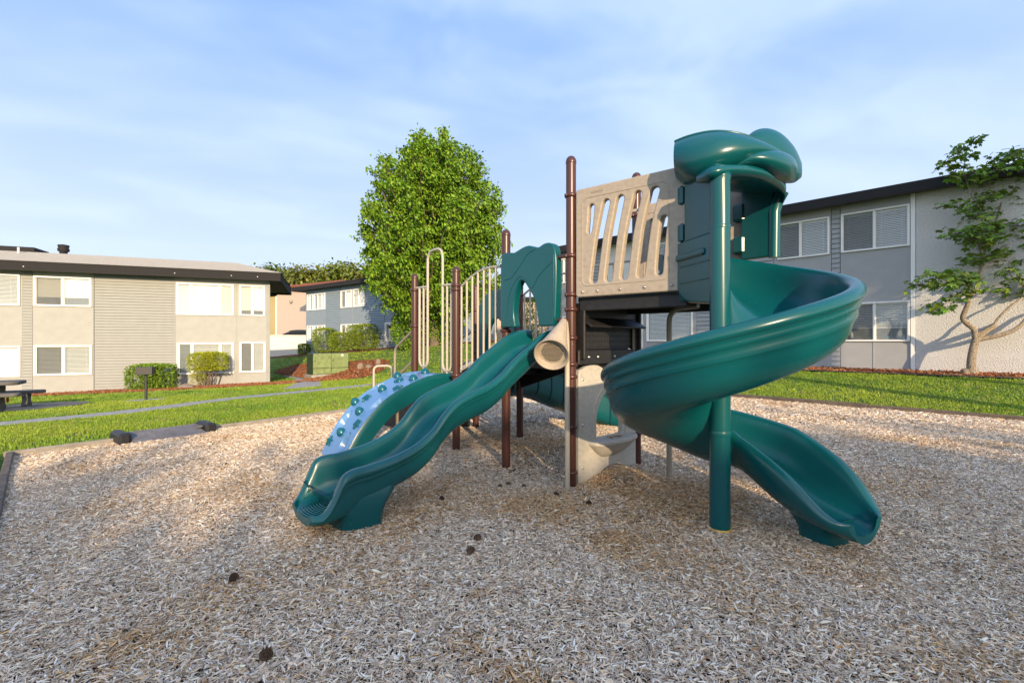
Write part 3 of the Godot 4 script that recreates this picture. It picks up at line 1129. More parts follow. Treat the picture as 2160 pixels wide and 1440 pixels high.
func make_left_building() -> void:
	var base := -1.15
	var b := thing("apartment_building", "beige two-storey apartment block with dark eaves beside the picnic table", "building", frame(Vector2(-18.55, 18.4), base, Vector2(0.932, 0.363)), "apartment blocks around the lawn")
	var top := 4.0 - base
	var w: Material = M.wall_greige
	var up := [2.63 - base, 3.80 - base]
	var dn := [-0.08 - base, 1.10 - base]
	# far left bay, cut by the frame
	bay(b, w, -5.0, -0.36, 0, top, [[-3.4, -0.40, -0.11 - base, 1.07 - base], [-3.4, -0.42, 2.62 - base, 3.82 - base]])
	window(b, -3.4, -0.40, -0.11 - base, 1.07 - base, [-1.9], ["white"])
	window(b, -3.4, -0.42, 2.62 - base, 3.82 - base, [-1.9], ["blind"])
	siding(b, M.siding_greige, -0.36, -0.06, 0, top)
	bay(b, w, -0.06, 1.84, 0, top, [[-0.02, 1.79, dn[0], dn[1]], [-0.03, 1.78, up[0], up[1]]])
	window(b, -0.02, 1.79, dn[0], dn[1], [0.88], ["blind"], 0.065, 0.0, true)
	window(b, -0.03, 1.78, up[0], up[1], [0.86], ["cloth", "white"], 0.065, 0.26, true)
	siding(b, M.siding_greige, 1.86, 4.58, 0, top)
	bay(b, w, 4.60, 6.86, 0, top, [[4.66, 6.77, -0.16 - base, 1.19 - base], [4.63, 6.76, 2.38 - base, 3.75 - base]])
	window(b, 4.66, 6.77, -0.16 - base, 1.19 - base, [5.2, 6.25], ["dark", "blind", "blind"], 0.07)
	window(b, 4.63, 6.76, 2.38 - base, 3.75 - base, [5.16, 6.24], ["cloth", "white", "cloth"], 0.07)
	bay(b, w, 6.86, 8.17, 0, top, [[6.98, 8.01, -0.12 - base, 1.22 - base], [6.97, 7.99, 2.39 - base, 3.74 - base]])
	window(b, 6.98, 8.01, -0.12 - base, 1.22 - base, [7.49], ["blind"], 0.06, 0.0, true)
	window(b, 6.97, 7.99, 2.39 - base, 3.74 - base, [7.48], ["cloth", "white"], 0.06, 0.14)
	for x in [4.59, 6.86]:
		panel(b, "batten", w, x - 0.015, x + 0.015, 0, top, 0.014, 0.02)
	panel(b, "corner_trim", M.siding_greige, 8.05, 8.19, 0, top, 0.022, 0.022)
	shell(b, w, -5.0, 8.17, 5.9, top, 0.16)
	# eaves and hipped roof
	hip_roof(b, -5.6, 8.66, 0.5, -6.4, 3.93 - base, 0.36, 0.85)
	for x in [-0.1, 4.7, 6.75, 7.75]:
		var dot := MB.new()
		dot.lathe([[0.0, 0.0], [0.022, 0.0], [0.02, 0.012], [0.0, 0.02]], Transform3D(Basis(Vector3.RIGHT, PI / 2), Vector3(x, 4.08 - base, 0.5)), 10)
		obj("fascia_cap", dot, M.trim_white, b)
	var v := MB.new()
	v.lathe([[0.0, 0.0], [0.14, 0.0], [0.14, 0.28], [0.20, 0.30], [0.21, 0.42], [0.17, 0.46], [0.20, 0.50], [0.2, 0.58], [0.0, 0.62]], shift(-0.42, 4.98 - base, -3.2), 14)
	obj("roof_vent", v, M.fascia_dark, b)
	var rc := MB.new()
	rc.box(Vector3(3.4, 0.34, 1.2), shift(-2.95, 5.16 - base, -3.4), 0.02)
	obj("roof_curb", rc, M.fascia_dark, b)
	var vp := MB.new()
	vp.tube(PackedVector3Array([Vector3(-1.5, 4.7 - base, -2.2), Vector3(-1.5, 5.2 - base, -2.2)]), 0.04, 8)
	obj("vent_pipe", vp, M.trim_white, b)

func hip_roof(b: Node3D, x0: float, x1: float, z0: float, z1: float, y0: float, fh: float, rise: float) -> void:
	var fa := MB.new()
	fa.box(Vector3(x1 - x0, fh, 0.05), shift((x0 + x1) / 2, y0 + fh / 2, z0 - 0.025), 0.005)
	obj("fascia", fa, M.fascia_dark, b)
	for x in [x0 + 0.025, x1 - 0.025]:
		var fs := MB.new()
		fs.box(Vector3(0.05, fh, z0 - z1 - 0.1), shift(x, y0 + fh / 2, (z0 + z1) / 2), 0.005)
		obj("fascia", fs, M.fascia_dark, b)
	var fb := MB.new()
	fb.box(Vector3(x1 - x0, fh, 0.05), shift((x0 + x1) / 2, y0 + fh / 2, z1 + 0.025), 0.005)
	obj("fascia", fb, M.fascia_dark, b)
	var so := MB.new()
	so.box(Vector3(x1 - x0 - 0.12, 0.03, z0 - z1 - 0.12), shift((x0 + x1) / 2, y0 + 0.1, (z0 + z1) / 2))
	obj("soffit", so, M.soffit, b)
	# sloping sheets, laid in courses of shingles
	var e := y0 + fh + 0.004
	var zr := (z0 + z1) / 2
	var inx := minf(2.3, (x1 - x0) * 0.3)
	var roof := MB.new()
	var courses := 22
	for face in 2:
		var za := z0 + 0.03 if face == 0 else z1 - 0.03
		for k in courses:
			var a := float(k) / courses
			var c := float(k + 1) / courses
			var ya := e + rise * a + 0.012
			var yc := e + rise * c
			var A := Vector3(lerpf(x0 - 0.03, x0 + inx, a), ya, lerpf(za, zr, a))
			var B := Vector3(lerpf(x1 + 0.03, x1 - inx, a), ya, lerpf(za, zr, a))
			var C := Vector3(lerpf(x1 + 0.03, x1 - inx, c), yc, lerpf(za, zr, c))
			var D := Vector3(lerpf(x0 - 0.03, x0 + inx, c), yc, lerpf(za, zr, c))
			var dn := Vector3(0, -0.014, 0)
			if face == 0:
				roof.quad(A, B, C, D)
				roof.quad(A + dn, B + dn, B, A)
			else:
				roof.quad(B, A, D, C)
				roof.quad(B + dn, A + dn, A, B)
	for s in 2:
		var xa := x0 - 0.03 if s == 0 else x1 + 0.03
		var xr := x0 + inx if s == 0 else x1 - inx
		var p := Vector3(xa, e, z0 + 0.03)
		var q := Vector3(xa, e, z1 - 0.03)
		var r := Vector3(xr, e + rise, zr)
		if s == 0:
			roof.tri(q, p, r)
		else:
			roof.tri(p, q, r)
	obj("roof", roof, M.shingle, b)

func flat_roof(b: Node3D, x0: float, x1: float, z0: float, z1: float, y0: float, fh: float) -> void:
	var fa := MB.new()
	fa.box(Vector3(x1 - x0, fh, 0.05), shift((x0 + x1) / 2, y0 + fh / 2, z0 - 0.025), 0.005)
	obj("fascia", fa, M.fascia_dark, b)
	for x in [x0 + 0.025, x1 - 0.025]:
		var fs := MB.new()
		fs.box(Vector3(0.05, fh, z0 - z1 - 0.06), shift(x, y0 + fh / 2, (z0 + z1) / 2 - 0.03), 0.005)
		obj("fascia", fs, M.fascia_dark, b)
	var so := MB.new()
	so.box(Vector3(x1 - x0 - 0.12, 0.03, z0 - z1 - 0.12), shift((x0 + x1) / 2, y0 + 0.06, (z0 + z1) / 2))
	obj("soffit", so, M.soffit, b)
	var rf := MB.new()
	rf.box(Vector3(x1 - x0 - 0.11, 0.06, z0 - z1 - 0.08), shift((x0 + x1) / 2, y0 + fh - 0.02, (z0 + z1) / 2 - 0.02))
	obj("roof", rf, M.shingle, b)

func make_right_building() -> void:
	var base := 0.2
	var b := thing("apartment_building", "grey two-storey apartment block with stucco wall behind the small tree", "building", frame(Vector2(11.1, 13.3), base, Vector2(0.707, -0.707)), "apartment blocks around the lawn")
	var top := 5.42 - base
	var w: Material = M.wall_slate
	var ln := [1.25 - base, 2.40 - base]
	var un := [3.93 - base, 5.10 - base]
	bay(b, w, -1.57, 0.07, 0, top, [[-1.55, 0.06, ln[0], ln[1]], [-1.55, 0.06, un[0], un[1]]])
	window(b, -1.55, 0.06, ln[0], ln[1], [-0.74], ["blind"], 0.05, 0.3, true)
	window(b, -1.55, 0.06, un[0], un[1], [-0.74], ["blind"], 0.05, 0.0, true)
	siding(b, M.siding_slate, -1.79, -1.58, 0, top, 0.15)
	bay(b, w, -3.42, -1.80, 0, top, [[-3.30, -1.84, ln[0], ln[1]], [-3.30, -1.84, un[0], un[1]]])
	window(b, -3.30, -1.84, ln[0], ln[1], [-2.62], ["blind"], 0.05)
	window(b, -3.30, -1.84, un[0], un[1], [-2.64], ["blind", "blind"], 0.05, 0.0, true)
	siding(b, M.siding_slate, -6.0, -3.43, 0, top, 0.15)
	bay(b, w, -8.2, -6.01, 0, top, [[-8.05, -6.15, ln[0], 2.48 - base], [-8.05, -6.15, un[0], un[1]]])
	window(b, -8.05, -6.15, ln[0], 2.48 - base, [-7.1], ["blind"], 0.06)
	window(b, -8.05, -6.15, un[0], un[1], [-7.1], ["blind"], 0.06)
	bay(b, M.white_wall, -9.9, -8.21, 0, top, [])
	siding(b, M.siding_slate, -11.4, -9.91, 0, top, 0.15)
	bay(b, w, -13.2, -11.41, 0, top, [[-12.9, -11.7, ln[0], ln[1]], [-12.9, -11.7, un[0], un[1]]])
	window(b, -12.9, -11.7, ln[0], ln[1], [-12.3], ["blind"], 0.06)
	window(b, -12.9, -11.7, un[0], un[1], [-12.3], ["blind"], 0.06)
	for x in [-0.76, -1.80, -3.43]:
		panel(b, "batten", w, x - 0.012, x + 0.012, 0, ln[0] - 0.01, 0.012, 0.02)
	panel(b, "corner_trim", M.trim_white, 0.075, 0.175, 0, top, 0.045, 0.16)
	panel(b, "stucco_wall", M.stucco, 0.18, 7.0, 0, top, 0.02, 0.14)
	shell(b, w, -13.2, 7.0, 8.0, top)
	flat_roof(b, -13.7, 7.5, 0.45, -8.4, 5.31 - base, 0.29)
	for q in [[-5.2, -1.5], [0.9, -1.0], [-3.0, -2.0]]:
		var v := MB.new()
		v.box(Vector3(0.5, 0.24, 0.4), shift(q[0], 5.31 - base + 0.37, q[1]), 0.02)
		obj("roof_vent", v, M.concrete, b)
	# things on the kitchen sill behind the lower window
	for q in [[-1.32, "bottle"], [-0.45, "box"], [-0.2, "jar"]]:
		var s := MB.new()
		if q[1] == "box":
			s.box(Vector3(0.18, 0.06, 0.1), shift(q[0], ln[0] + 0.13, -0.22), 0.01)
			tag(inst("sill_box", s.mesh(), M.teal_knob, self, b.transform), "small blue box on sill of lower window by trim", "box")
		else:
			s.lathe([[0.0, 0.0], [0.04, 0.0], [0.042, 0.11], [0.02, 0.15], [0.015, 0.2], [0.0, 0.21]], shift(q[0], ln[0] + 0.1, -0.22), 12)
			var bottle: bool = q[1] == "bottle"
			tag(inst("sill_bottle" if bottle else "sill_jar", s.mesh(), M.grit_white if bottle else M.rock, self, b.transform), "pale spray bottle on left of lower window sill" if bottle else "brown jar on right of lower window sill", "bottle" if bottle else "jar")
	var sill := MB.new()
	sill.box(Vector3(1.5, 0.06, 0.24), shift(-0.75, ln[0] + 0.07, -0.25))
	obj("window_shelf", sill, M.timber, b)

func make_blue_building() -> void:
	var base := 0.1
	var b := thing("apartment_building", "slate blue two-storey apartment block half hidden behind the large tree", "building", frame(Vector2(-17.5, 38.8), base, Vector2(0.788, -0.616)), "apartment blocks around the lawn")
	var top := 5.3 - base
	var w: Material = M.wall_blue
	var ln := [1.24 - base, 2.51 - base]
	var un := [3.70 - base, 4.98 - base]
	bay(b, w, 1.2, 2.4, 0, top, [[1.4, 2.3, ln[0], ln[1]], [1.4, 2.3, un[0], un[1]]])
	bay(b, w, 2.4, 4.08, 0, top, [[2.45, 4.04, ln[0], ln[1]], [2.45, 4.04, un[0], un[1]]])
	siding(b, M.siding_blue, 4.1, 6.13, 0, top, 0.17)
	bay(b, w, 6.14, 7.64, 0, top, [[6.17, 7.56, ln[0], ln[1]], [6.17, 7.56, un[0], un[1]]])
	bay(b, w, 7.64, 9.16, 0, top, [[7.74, 9.1, ln[0], ln[1]], [7.74, 9.1, un[0], un[1]]])
	siding(b, M.siding_blue, 9.17, 11.38, 0, top, 0.17)
	bay(b, w, 11.4, 13.4, 0, top, [[11.42, 12.95, ln[0], ln[1]]])
	for y in [ln, un]:
		window(b, 1.4, 2.3, y[0], y[1], [1.85], ["white", "dark"], 0.08)
		window(b, 2.45, 4.04, y[0], y[1], [2.95, 3.6], ["dark", "cloth", "white"], 0.08)
		window(b, 6.17, 7.56, y[0], y[1], [6.8], ["dark", "white"], 0.08)
		window(b, 7.74, 9.1, y[0], y[1], [8.4], ["cloth", "white"], 0.08)
	window(b, 11.42, 12.95, ln[0], ln[1], [11.9], ["dark", "cloth"], 0.1)
	panel(b, "batten", w, 7.62, 7.66, 0, top, 0.014, 0.02)
	panel(b, "corner_trim", M.siding_blue, 13.3, 13.42, 0, top, 0.022, 0.02)
	shell(b, w, 1.2, 13.4, 9.0, top)
	flat_roof(b, 0.0, 14.2, 0.55, -9.5, 5.28 - base, 0.3)
	var lamp := MB.new()
	lamp.box(Vector3(0.12, 0.2, 0.12), shift(12.0, 2.1, 0.062), 0.02)
	obj("wall_lamp", lamp, M.fascia_dark, b)

func make_far_buildings() -> void:
	var b := thing("apartment_building", "pale peach building with red roof edge behind white wall", "building", frame(Vector2(-24.2, 46.0), 0.6, Vector2(0.85, -0.52)), "apartment blocks around the lawn")
	panel(b, "end_wall", M.wall_ochre, -5.0, 2.3, 0, 5.0, -0.5, 0.2)
	panel(b, "front_wall", M.wall_cream, 2.3, 6.9, -0.4, 5.5, 0.0, 0.4)
	panel(b, "end_wall", M.wall_ochre, 6.9, 12.0, 0, 5.2, -0.4, 0.2)
	var rf := MB.new()
	rf.box(Vector3(17.6, 0.22, 7.0), shift(3.5, 5.62, -2.9), 0.02)
	obj("roof", rf, M.roof_red, b)
	for x in [1.5, 1.9]:
		panel(b, "downpipe", M.shade_white, x, x + 0.1, 0, 5.0, -0.35, 0.1)
	var bk := MB.new()
	bk.box(Vector3(17.0, 5.0, 0.2), shift(3.5, 2.5, -6.0))
	obj("back_wall", bk, M.wall_ochre, b)
	var lamp := MB.new()
	lamp.lathe([[0.0, 0.0], [0.12, 0.02], [0.14, 0.18], [0.05, 0.26], [0.0, 0.26]], shift(4.7, 4.2, 0.16), 12)
	obj("wall_lamp", lamp, M.concrete, b)
	var c := thing("apartment_building", "cream building seen through the playset bars", "building", frame(Vector2(-8.0, 44.0), 0.6, Vector2(0.97, -0.24)), "apartment blocks around the lawn")
	bay(c, M.wall_cream, 0.0, 11.2, -0.3, 4.3, [[1.6, 3.2, 0.8, 2.0], [1.6, 3.2, 3.0, 4.1]])
	window(c, 1.6, 3.2, 0.8, 2.0, [2.4], ["cloth"], 0.09)
	window(c, 1.6, 3.2, 3.0, 4.1, [2.4], ["blind"], 0.09)
	shell(c, M.wall_cream, 0.0, 11.2, 8.0, 4.3)
	flat_roof(c, -0.5, 11.7, 0.5, -8.5, 4.25, 0.26)
	# white garden wall between the blocks
	var wl := thing("garden_wall", "plain white garden wall left of the blue block", "wall", frame(Vector2(-21.6, 39.5), 0.0, Vector2(0.93, 0.2)))
	var m := MB.new()
	m.box(Vector3(6.2, 1.75, 0.2), shift(1.2, 0.85, 0), 0.02)
	obj("wall_face", m, M.white_wall, wl)
	var cp := MB.new()
	cp.box(Vector3(6.3, 0.07, 0.3), shift(1.2, 1.765, 0), 0.015)
	obj("coping", cp, M.white_wall, wl)

# the row of leafy trees behind the camera whose soft shadow lies over the foreground, and the pines beside it
func make_shading_side() -> void:
	var ord := ["leftmost", "second", "third", "fourth", "fifth", "sixth", "seventh", "eighth", "ninth"]
	for i in 9:
		var at := Vector2(8.77, -28.7) + Vector2(0.956, 0.292) * (-9.6 + 2.05 * i) + Vector2(rng.randfn(0, 0.3), rng.randfn(0, 0.8))
		var label: String = ord[i] + (" leafy tree" if i == 0 else " leafy tree from left") + " in row standing behind the viewer"
		leafy("row_tree", label, "leafy trees behind the viewer", at, 0.0, 9.0 + rng.randf_range(-0.25, 0.25), 2.5)
	for p in [[Vector2(14.6, -10.5), 17.0, 10.0], [Vector2(18.4, -14.0), 18.0, 10.6], [Vector2(22.4, -17.0), 19.0, 11.4], [Vector2(25.8, -21.5), 20.0, 12.4]]:
		pine(p[0], p[1], p[2])

func pine(at: Vector2, tall: float, bare: float) -> void:
	var labels := ["shortest pine nearest the leafy row behind viewer", "tall pine second from the leafy row behind viewer", "tall pine third from the leafy row behind viewer", "tallest pine farthest from leafy row behind viewer"]
	var y := terrain(at.x, at.y)
	var t := thing("pine_tree", labels[used.get("pine_tree", 0)], "tree", Transform3D(Basis(), W2(at, y)), "pines behind the viewer")
	var mb := MB.new()
	mb.tube(PackedVector3Array([Vector3(0, -0.3, 0), Vector3(0.05, tall * 0.5, 0.04), Vector3(0, tall, 0)]), [0.26, 0.18, 0.03], 10)
	obj("trunk", mb, M.bark, t)
	var leaf := MB.new()
	for k in 9:
		var a := TAU * k / 9
		var q := Vector3(cos(a), 0.35, sin(a)) * 0.28
		var s := Vector3(-sin(a), 0, cos(a)) * 0.05
		leaf.tri(-s, s, q)
	var bag := Bag.new()
	for i in 1700:
		var h := rng.randf_range(bare, tall)
		var f := 1.0 - (h - bare) / (tall - bare)
		var r := (0.5 + 2.8 * pow(f, 0.7)) * sqrt(rng.randf())
		var a := rng.randf() * TAU
		var c := Color(0.02, 0.045, 0.014) * rng.randf_range(0.6, 1.3)
		var s := rng.randf_range(0.9, 1.7)
		bag.add(Basis.from_euler(Vector3(rng.randfn(0, 0.5), a, rng.randfn(0, 0.5))).scaled(Vector3.ONE * s), Vector3(cos(a) * r, h - r * 0.12, sin(a) * r), c)
	scatter("crown", bag, leaf.mesh(), M.needle, t)


# ---------------------------------------------------------------- trees and shrubs
func leaf_mesh(kind: String) -> ArrayMesh:
	var mb := MB.new()
	if kind == "oval":
		# folded oval leaf, length 1 along -z, stalk at the origin
		var l := [Vector3(0, 0, 0), Vector3(-0.28, 0.07, -0.3), Vector3(-0.22, 0.04, -0.7), Vector3(0, -0.1, -1.0), Vector3(0.22, 0.04, -0.7), Vector3(0.28, 0.07, -0.3)]
		var mid := Vector3(0, -0.02, -0.5)
		for i in 6:
			mb.tri(mid, l[(i + 1) % 6], l[i])
	else:
		# five-lobed leaf
		var tips := []
		for i in 5:
			var a := deg_to_rad(-110.0 + 55.0 * i)
			var r: float = [0.55, 0.85, 1.0, 0.85, 0.55][i]
			tips.append(Vector3(sin(a) * r, -0.16 * r, -0.25 - cos(a) * r * 0.8))
			if i < 4:
				var b := a + deg_to_rad(27.5)
				tips.append(Vector3(sin(b) * 0.5, 0.02, -0.25 - cos(b) * 0.45))
		tips.append(Vector3(0, 0, 0))
		var mid := Vector3(0, 0.04, -0.28)
		for i in tips.size():
			mb.tri(mid, tips[(i + 1) % tips.size()], tips[i])
	return mb.mesh()

func limb(mb: MB, a: Vector3, b: Vector3, r0: float, r1: float, sag := 0.0, seg := 7) -> void:
	var m := (a + b) * 0.5 + Vector3(rng.randfn(0, 0.04), sag, rng.randfn(0, 0.04)) * a.distance_to(b)
	mb.tube(smooth_path([a, m, b], 4), _taper(r0, r1, 9), seg)

func _taper(r0: float, r1: float, n: int) -> Array:
	var out := []
	for i in n:
		out.append(lerpf(r0, r1, float(i) / (n - 1)))
	return out

func tone(base: Color, spread := 0.3, warm := 0.0) -> Color:
	var f := rng.randf_range(1.0 - spread, 1.0 + spread)
	var w := rng.randf_range(-0.5, 1.0) * warm
	return Color(base.r * f * (1.0 + w), base.g * f, base.b * f)

func make_big_tree() -> void:
	var at := Vector2(-4.35, 26.6)
	var y := terrain(at.x, at.y)
	var t := thing("shade_tree", "tall full bright green leafy tree before the blue block", "tree", Transform3D(Basis(), W2(at, y + 0.3)))
	var hgt := 13.0 - y
	var wood := MB.new()
	wood.tube(smooth_path([Vector3(0, -0.6, 0), Vector3(0.05, 1.5, 0), Vector3(0.0, 3.4, 0.05), Vector3(-0.05, 6.5, 0), Vector3(0, hgt - 1.5, 0)], 4), _taper(0.30, 0.04, 17), 12)
	var base: Color = M.leaf_big.get_meta("base")
	var bag := Bag.new()
	# half-width of the crown by height above the ground
	var prof := [[1.9, 2.2], [2.6, 3.7], [3.6, 3.95], [5.2, 3.95], [7.0, 3.8], [8.4, 3.4], [9.5, 2.8], [10.3, 2.1], [10.9, 1.3], [11.3, 0.6]]
	# rising plumes fill the crown; the gaps between them stay dark
	var plumes := 215
	for i in plumes:
		var a := i * 2.39996 + rng.randfn(0, 0.25)
		var h := 2.2 + 8.9 * pow((i + 0.5) / plumes, 0.92)
		var inner := rng.randf() < 0.28
		var r := curve(prof, h) * (rng.randf_range(0.35, 0.7) if inner else rng.randf_range(0.88, 1.03))
		var tip := Vector3(cos(a) * r, h + rng.randf_range(0.0, 0.5), sin(a) * r)
		var rise := clampf(0.25 + h * 0.17, 0.35, 2.6)
		var dir := (Vector3(cos(a), 0, sin(a)) + Vector3.UP * rise + Vector3(rng.randfn(0, 0.12), 0, rng.randfn(0, 0.12))).normalized()
		var L := rng.randf_range(1.9, 3.0)
		var root := tip - dir * L
		limb(wood, Vector3(0, clampf(root.y - Vector2(root.x, root.z).length() * 0.7, 1.6, 11.0), 0), root, 0.075, 0.035, -0.05, 6)
		limb(wood, root, tip, 0.035, 0.008, 0.0, 5)
		var wide := rng.randf_range(0.34, 0.62)
		for m in 15:
			var q := pow(float(m) / 14.0, 0.8)
			var fat := wide * (0.35 + 1.1 * sin(PI * clampf(q * 0.8 + 0.12, 0.0, 1.0)))
			var c := root.lerp(tip, q) + Vector3(rng.randfn(0, 0.5), rng.randfn(0, 0.35), rng.randfn(0, 0.5)) * fat
			if m % 4 == 0:
				limb(wood, root.lerp(tip, maxf(q - 0.2, 0.0)), c, 0.012, 0.005, 0.0, 4)
			for k in 28:
				var p := c + Vector3(rng.randfn(0, 1), rng.randfn(0, 0.8), rng.randfn(0, 1)) * (0.24 * (1.1 - 0.6 * q))
				var sz := rng.randf_range(0.12, 0.235)
				var b := Basis.from_euler(Vector3(rng.randfn(-0.5, 0.55), a + PI + rng.randfn(0, 0.9), rng.randfn(0, 0.5))).scaled_local(Vector3.ONE * sz)
				bag.add(b, p, tone(base, 0.32, 0.3))
	obj("trunk", wood, M.bark, t)
	scatter("crown", bag, leaf_mesh("oval"), M.leaf_big, t)

func make_wall_tree() -> void:
	var at := Vector2(11.55, 11.9)
	var y := terrain(at.x, at.y)
	var t := thing("maple_tree", "small crooked maple with open branches against stucco wall", "tree", Transform3D(Basis(), W2(at, y)))
	var wood := MB.new()
	# limb points in camera-view pixels, 84 units to the metre: (across, down, metres towards the wall)
	var P := func(px: float, py: float, dz := 0.0) -> Vector3:
		return Vector3((px - 2047.0) * 0.0119, (798.0 - py) * 0.0119, -dz)
	var runs := [
		[[2047, 803, 0], [2046, 770, 0], [2052, 735, 0], [2060, 715, 0]],
		[[2054, 720, 0], [2052, 702, 0], [2040, 688, 0.05], [2032, 676, 0.05], [2036, 655, 0], [2037, 640, -0.05]],
		[[2037, 642, 0], [2052, 630, 0.1], [2067, 618, 0.15], [2080, 585, 0.2], [2087, 548, 0.2], [2096, 505, 0.15], [2112, 455, 0.1], [2122, 410, 0.1]],
		[[2037, 645, 0], [2030, 628, -0.1], [2024, 612, -0.2], [1995, 604, -0.3], [1960, 600, -0.35], [1930, 590, -0.4]],
		[[2058, 712, 0], [2078, 694, -0.15], [2086, 678, -0.2], [2104, 652, -0.3], [2122, 635, -0.35], [2128, 610, -0.3], [2106, 588, -0.25], [2104, 560, -0.25]],
		[[2060, 717, 0], [2085, 705, 0.1], [2112, 690, 0.2], [2126, 665, 0.25], [2137, 635, 0.25], [2146, 590, 0.2], [2160, 545, 0.2], [2168, 490, 0.2]],
		[[2062, 722, 0], [2095, 712, -0.2], [2120, 696, -0.3], [2138, 672, -0.35], [2165, 652, -0.4], [2190, 600, -0.4], [2205, 540, -0.4]],
		[[2096, 505, 0.15], [2078, 470, 0.1], [2060, 440, 0.0], [2045, 415, 0.0], [2034, 380, 0.0], [2030, 360, 0], [2036, 335, 0.0], [2038, 312, 0]],
		[[2122, 410, 0.1], [2126, 375, 0.1], [2140, 345, 0.05], [2155, 325, 0]],
		[[2112, 455, 0.1], [2134, 435, 0.0], [2150, 405, -0.1], [2170, 380, -0.1]],
		[[2087, 548, 0.2], [2060, 520, 0.0], [2030, 505, -0.2], [2005, 495, -0.3]],
		[[2024, 612, -0.2], [1990, 632, -0.3], [1965, 645, -0.35]],
		[[2168, 490, 0.2], [2180, 440, 0.2], [2175, 390, 0.1]],
	]
	var radii := [[0.095, 0.075], [0.065, 0.05], [0.055, 0.012], [0.03, 0.007], [0.035, 0.008], [0.07, 0.015], [0.06, 0.012], [0.018, 0.005], [0.012, 0.005], [0.012, 0.005], [0.016, 0.005], [0.014, 0.005], [0.015, 0.005]]
	for i in runs.size():
		var pts := []
		for q in runs[i]:
			pts.append(P.call(q[0], q[1], q[2]))
		var sp := smooth_path(pts, 5)
		wood.tube(sp, _taper(radii[i][0], radii[i][1], sp.size()), 9)
	wood.lathe([[0.16, -0.1], [0.15, 0.03], [0.12, 0.12], [0.09, 0.2]], shift(0, 0, 0), 10)
	var stub := P.call(2032, 792) as Vector3
	wood.tube(PackedVector3Array([stub + Vector3(0, -0.05, 0.02), stub + Vector3(-0.04, 0.09, 0.04)]), [0.1, 0.07], 8)
	obj("trunk", wood, M.bark_pale_sunlit, t)
	var base: Color = M.leaf_maple.get_meta("base")
	var bag := Bag.new()
	var twigs := MB.new()
	var clumps := [[1925, 583, 20, -0.4], [1945, 598, 26, -0.35], [1968, 606, 24, -0.3], [1995, 600, 24, -0.3], [1980, 580, 14, -0.3], [2018, 596, 22, -0.2], [2042, 590, 20, 0.0], [2008, 628, 12, -0.2], [1962, 646, 22, -0.35], [1943, 655, 14, -0.35], [1975, 640, 14, -0.3], [2062, 620, 14, 0.1], [2030, 618, 14, -0.1],
		[2003, 495, 26, -0.3], [2025, 508, 26, -0.2], [2040, 488, 22, -0.1], [2055, 515, 24, 0], [2075, 500, 26, 0.1], [2030, 460, 18, 0], [2015, 432, 16, 0], [2042, 445, 20, 0], [2066, 430, 22, 0], [2092, 445, 26, 0.1], [2090, 480, 24, 0.1], [2110, 500, 26, 0.1], [2132, 480, 28, 0.1], [2150, 500, 28, 0.1], [2130, 530, 26, 0], [2100, 540, 24, 0.1], [2075, 545, 20, 0.1], [2050, 555, 16, 0.1],
		[2028, 372, 24, 0], [2055, 385, 22, 0], [2012, 380, 14, 0], [2078, 370, 22, 0], [2000, 352, 16, 0], [1990, 350, 12, 0], [2016, 350, 12, 0], [2026, 325, 18, 0], [2042, 310, 18, 0], [2048, 298, 12, 0], [2030, 340, 12, 0], [2100, 345, 26, 0], [2125, 335, 26, 0], [2148, 330, 22, 0], [2110, 375, 28, 0], [2140, 370, 28, 0], [2160, 395, 28, 0], [2120, 410, 24, 0.1], [2095, 410, 20, 0], [2150, 430, 28, 0], [2175, 450, 30, 0.1], [2180, 360, 26, 0],
		[2112, 590, 18, -0.2], [2098, 575, 16, -0.2], [2140, 565, 22, 0], [2160, 560, 26, 0], [2128, 560, 16, 0], [2148, 615, 18, -0.3], [2130, 626, 16, -0.3], [2165, 600, 24, -0.3], [2190, 560, 28, -0.3], [2195, 500, 30, 0], [2170, 530, 24, 0]]
	for q in clumps:
		var c: Vector3 = P.call(q[0], q[1], q[3])
		var r: float = q[2] * 0.0138
		c += Vector3(rng.randfn(0, 0.03), rng.randfn(0, 0.03), rng.randfn(0, 0.2))
		var tight := rng.randf_range(0.8, 1.2)
		var n := int(r * r * 330.0 * tight) + 7
		for i in n:
			var a := rng.randf() * TAU
			var rr := r * sqrt(rng.randf()) * 1.1
			var p := c + Vector3(cos(a) * rr, rng.randfn(0, r * 0.22) - rr * 0.15, sin(a) * rr * 0.95)
			var s := rng.randf_range(0.08, 0.15)
			var b := Basis.from_euler(Vector3(rng.randfn(-0.45, 0.4), -a - PI / 2 + rng.randfn(0, 0.7), rng.randfn(0, 0.4))).scaled_local(Vector3.ONE * s)
			bag.add(b, p, tone(base, 0.35, 0.35))
			if i % 3 == 0:
				twigs.tube(PackedVector3Array([c + Vector3(0, -r * 0.25, 0), (c + p) * 0.5 + Vector3(0, -0.03, 0), p]), [0.006, 0.004, 0.002], 4)
	obj("twigs", twigs, M.bark, t)
	scatter("crown", bag, leaf_mesh("lobed"), M.leaf_maple, t)

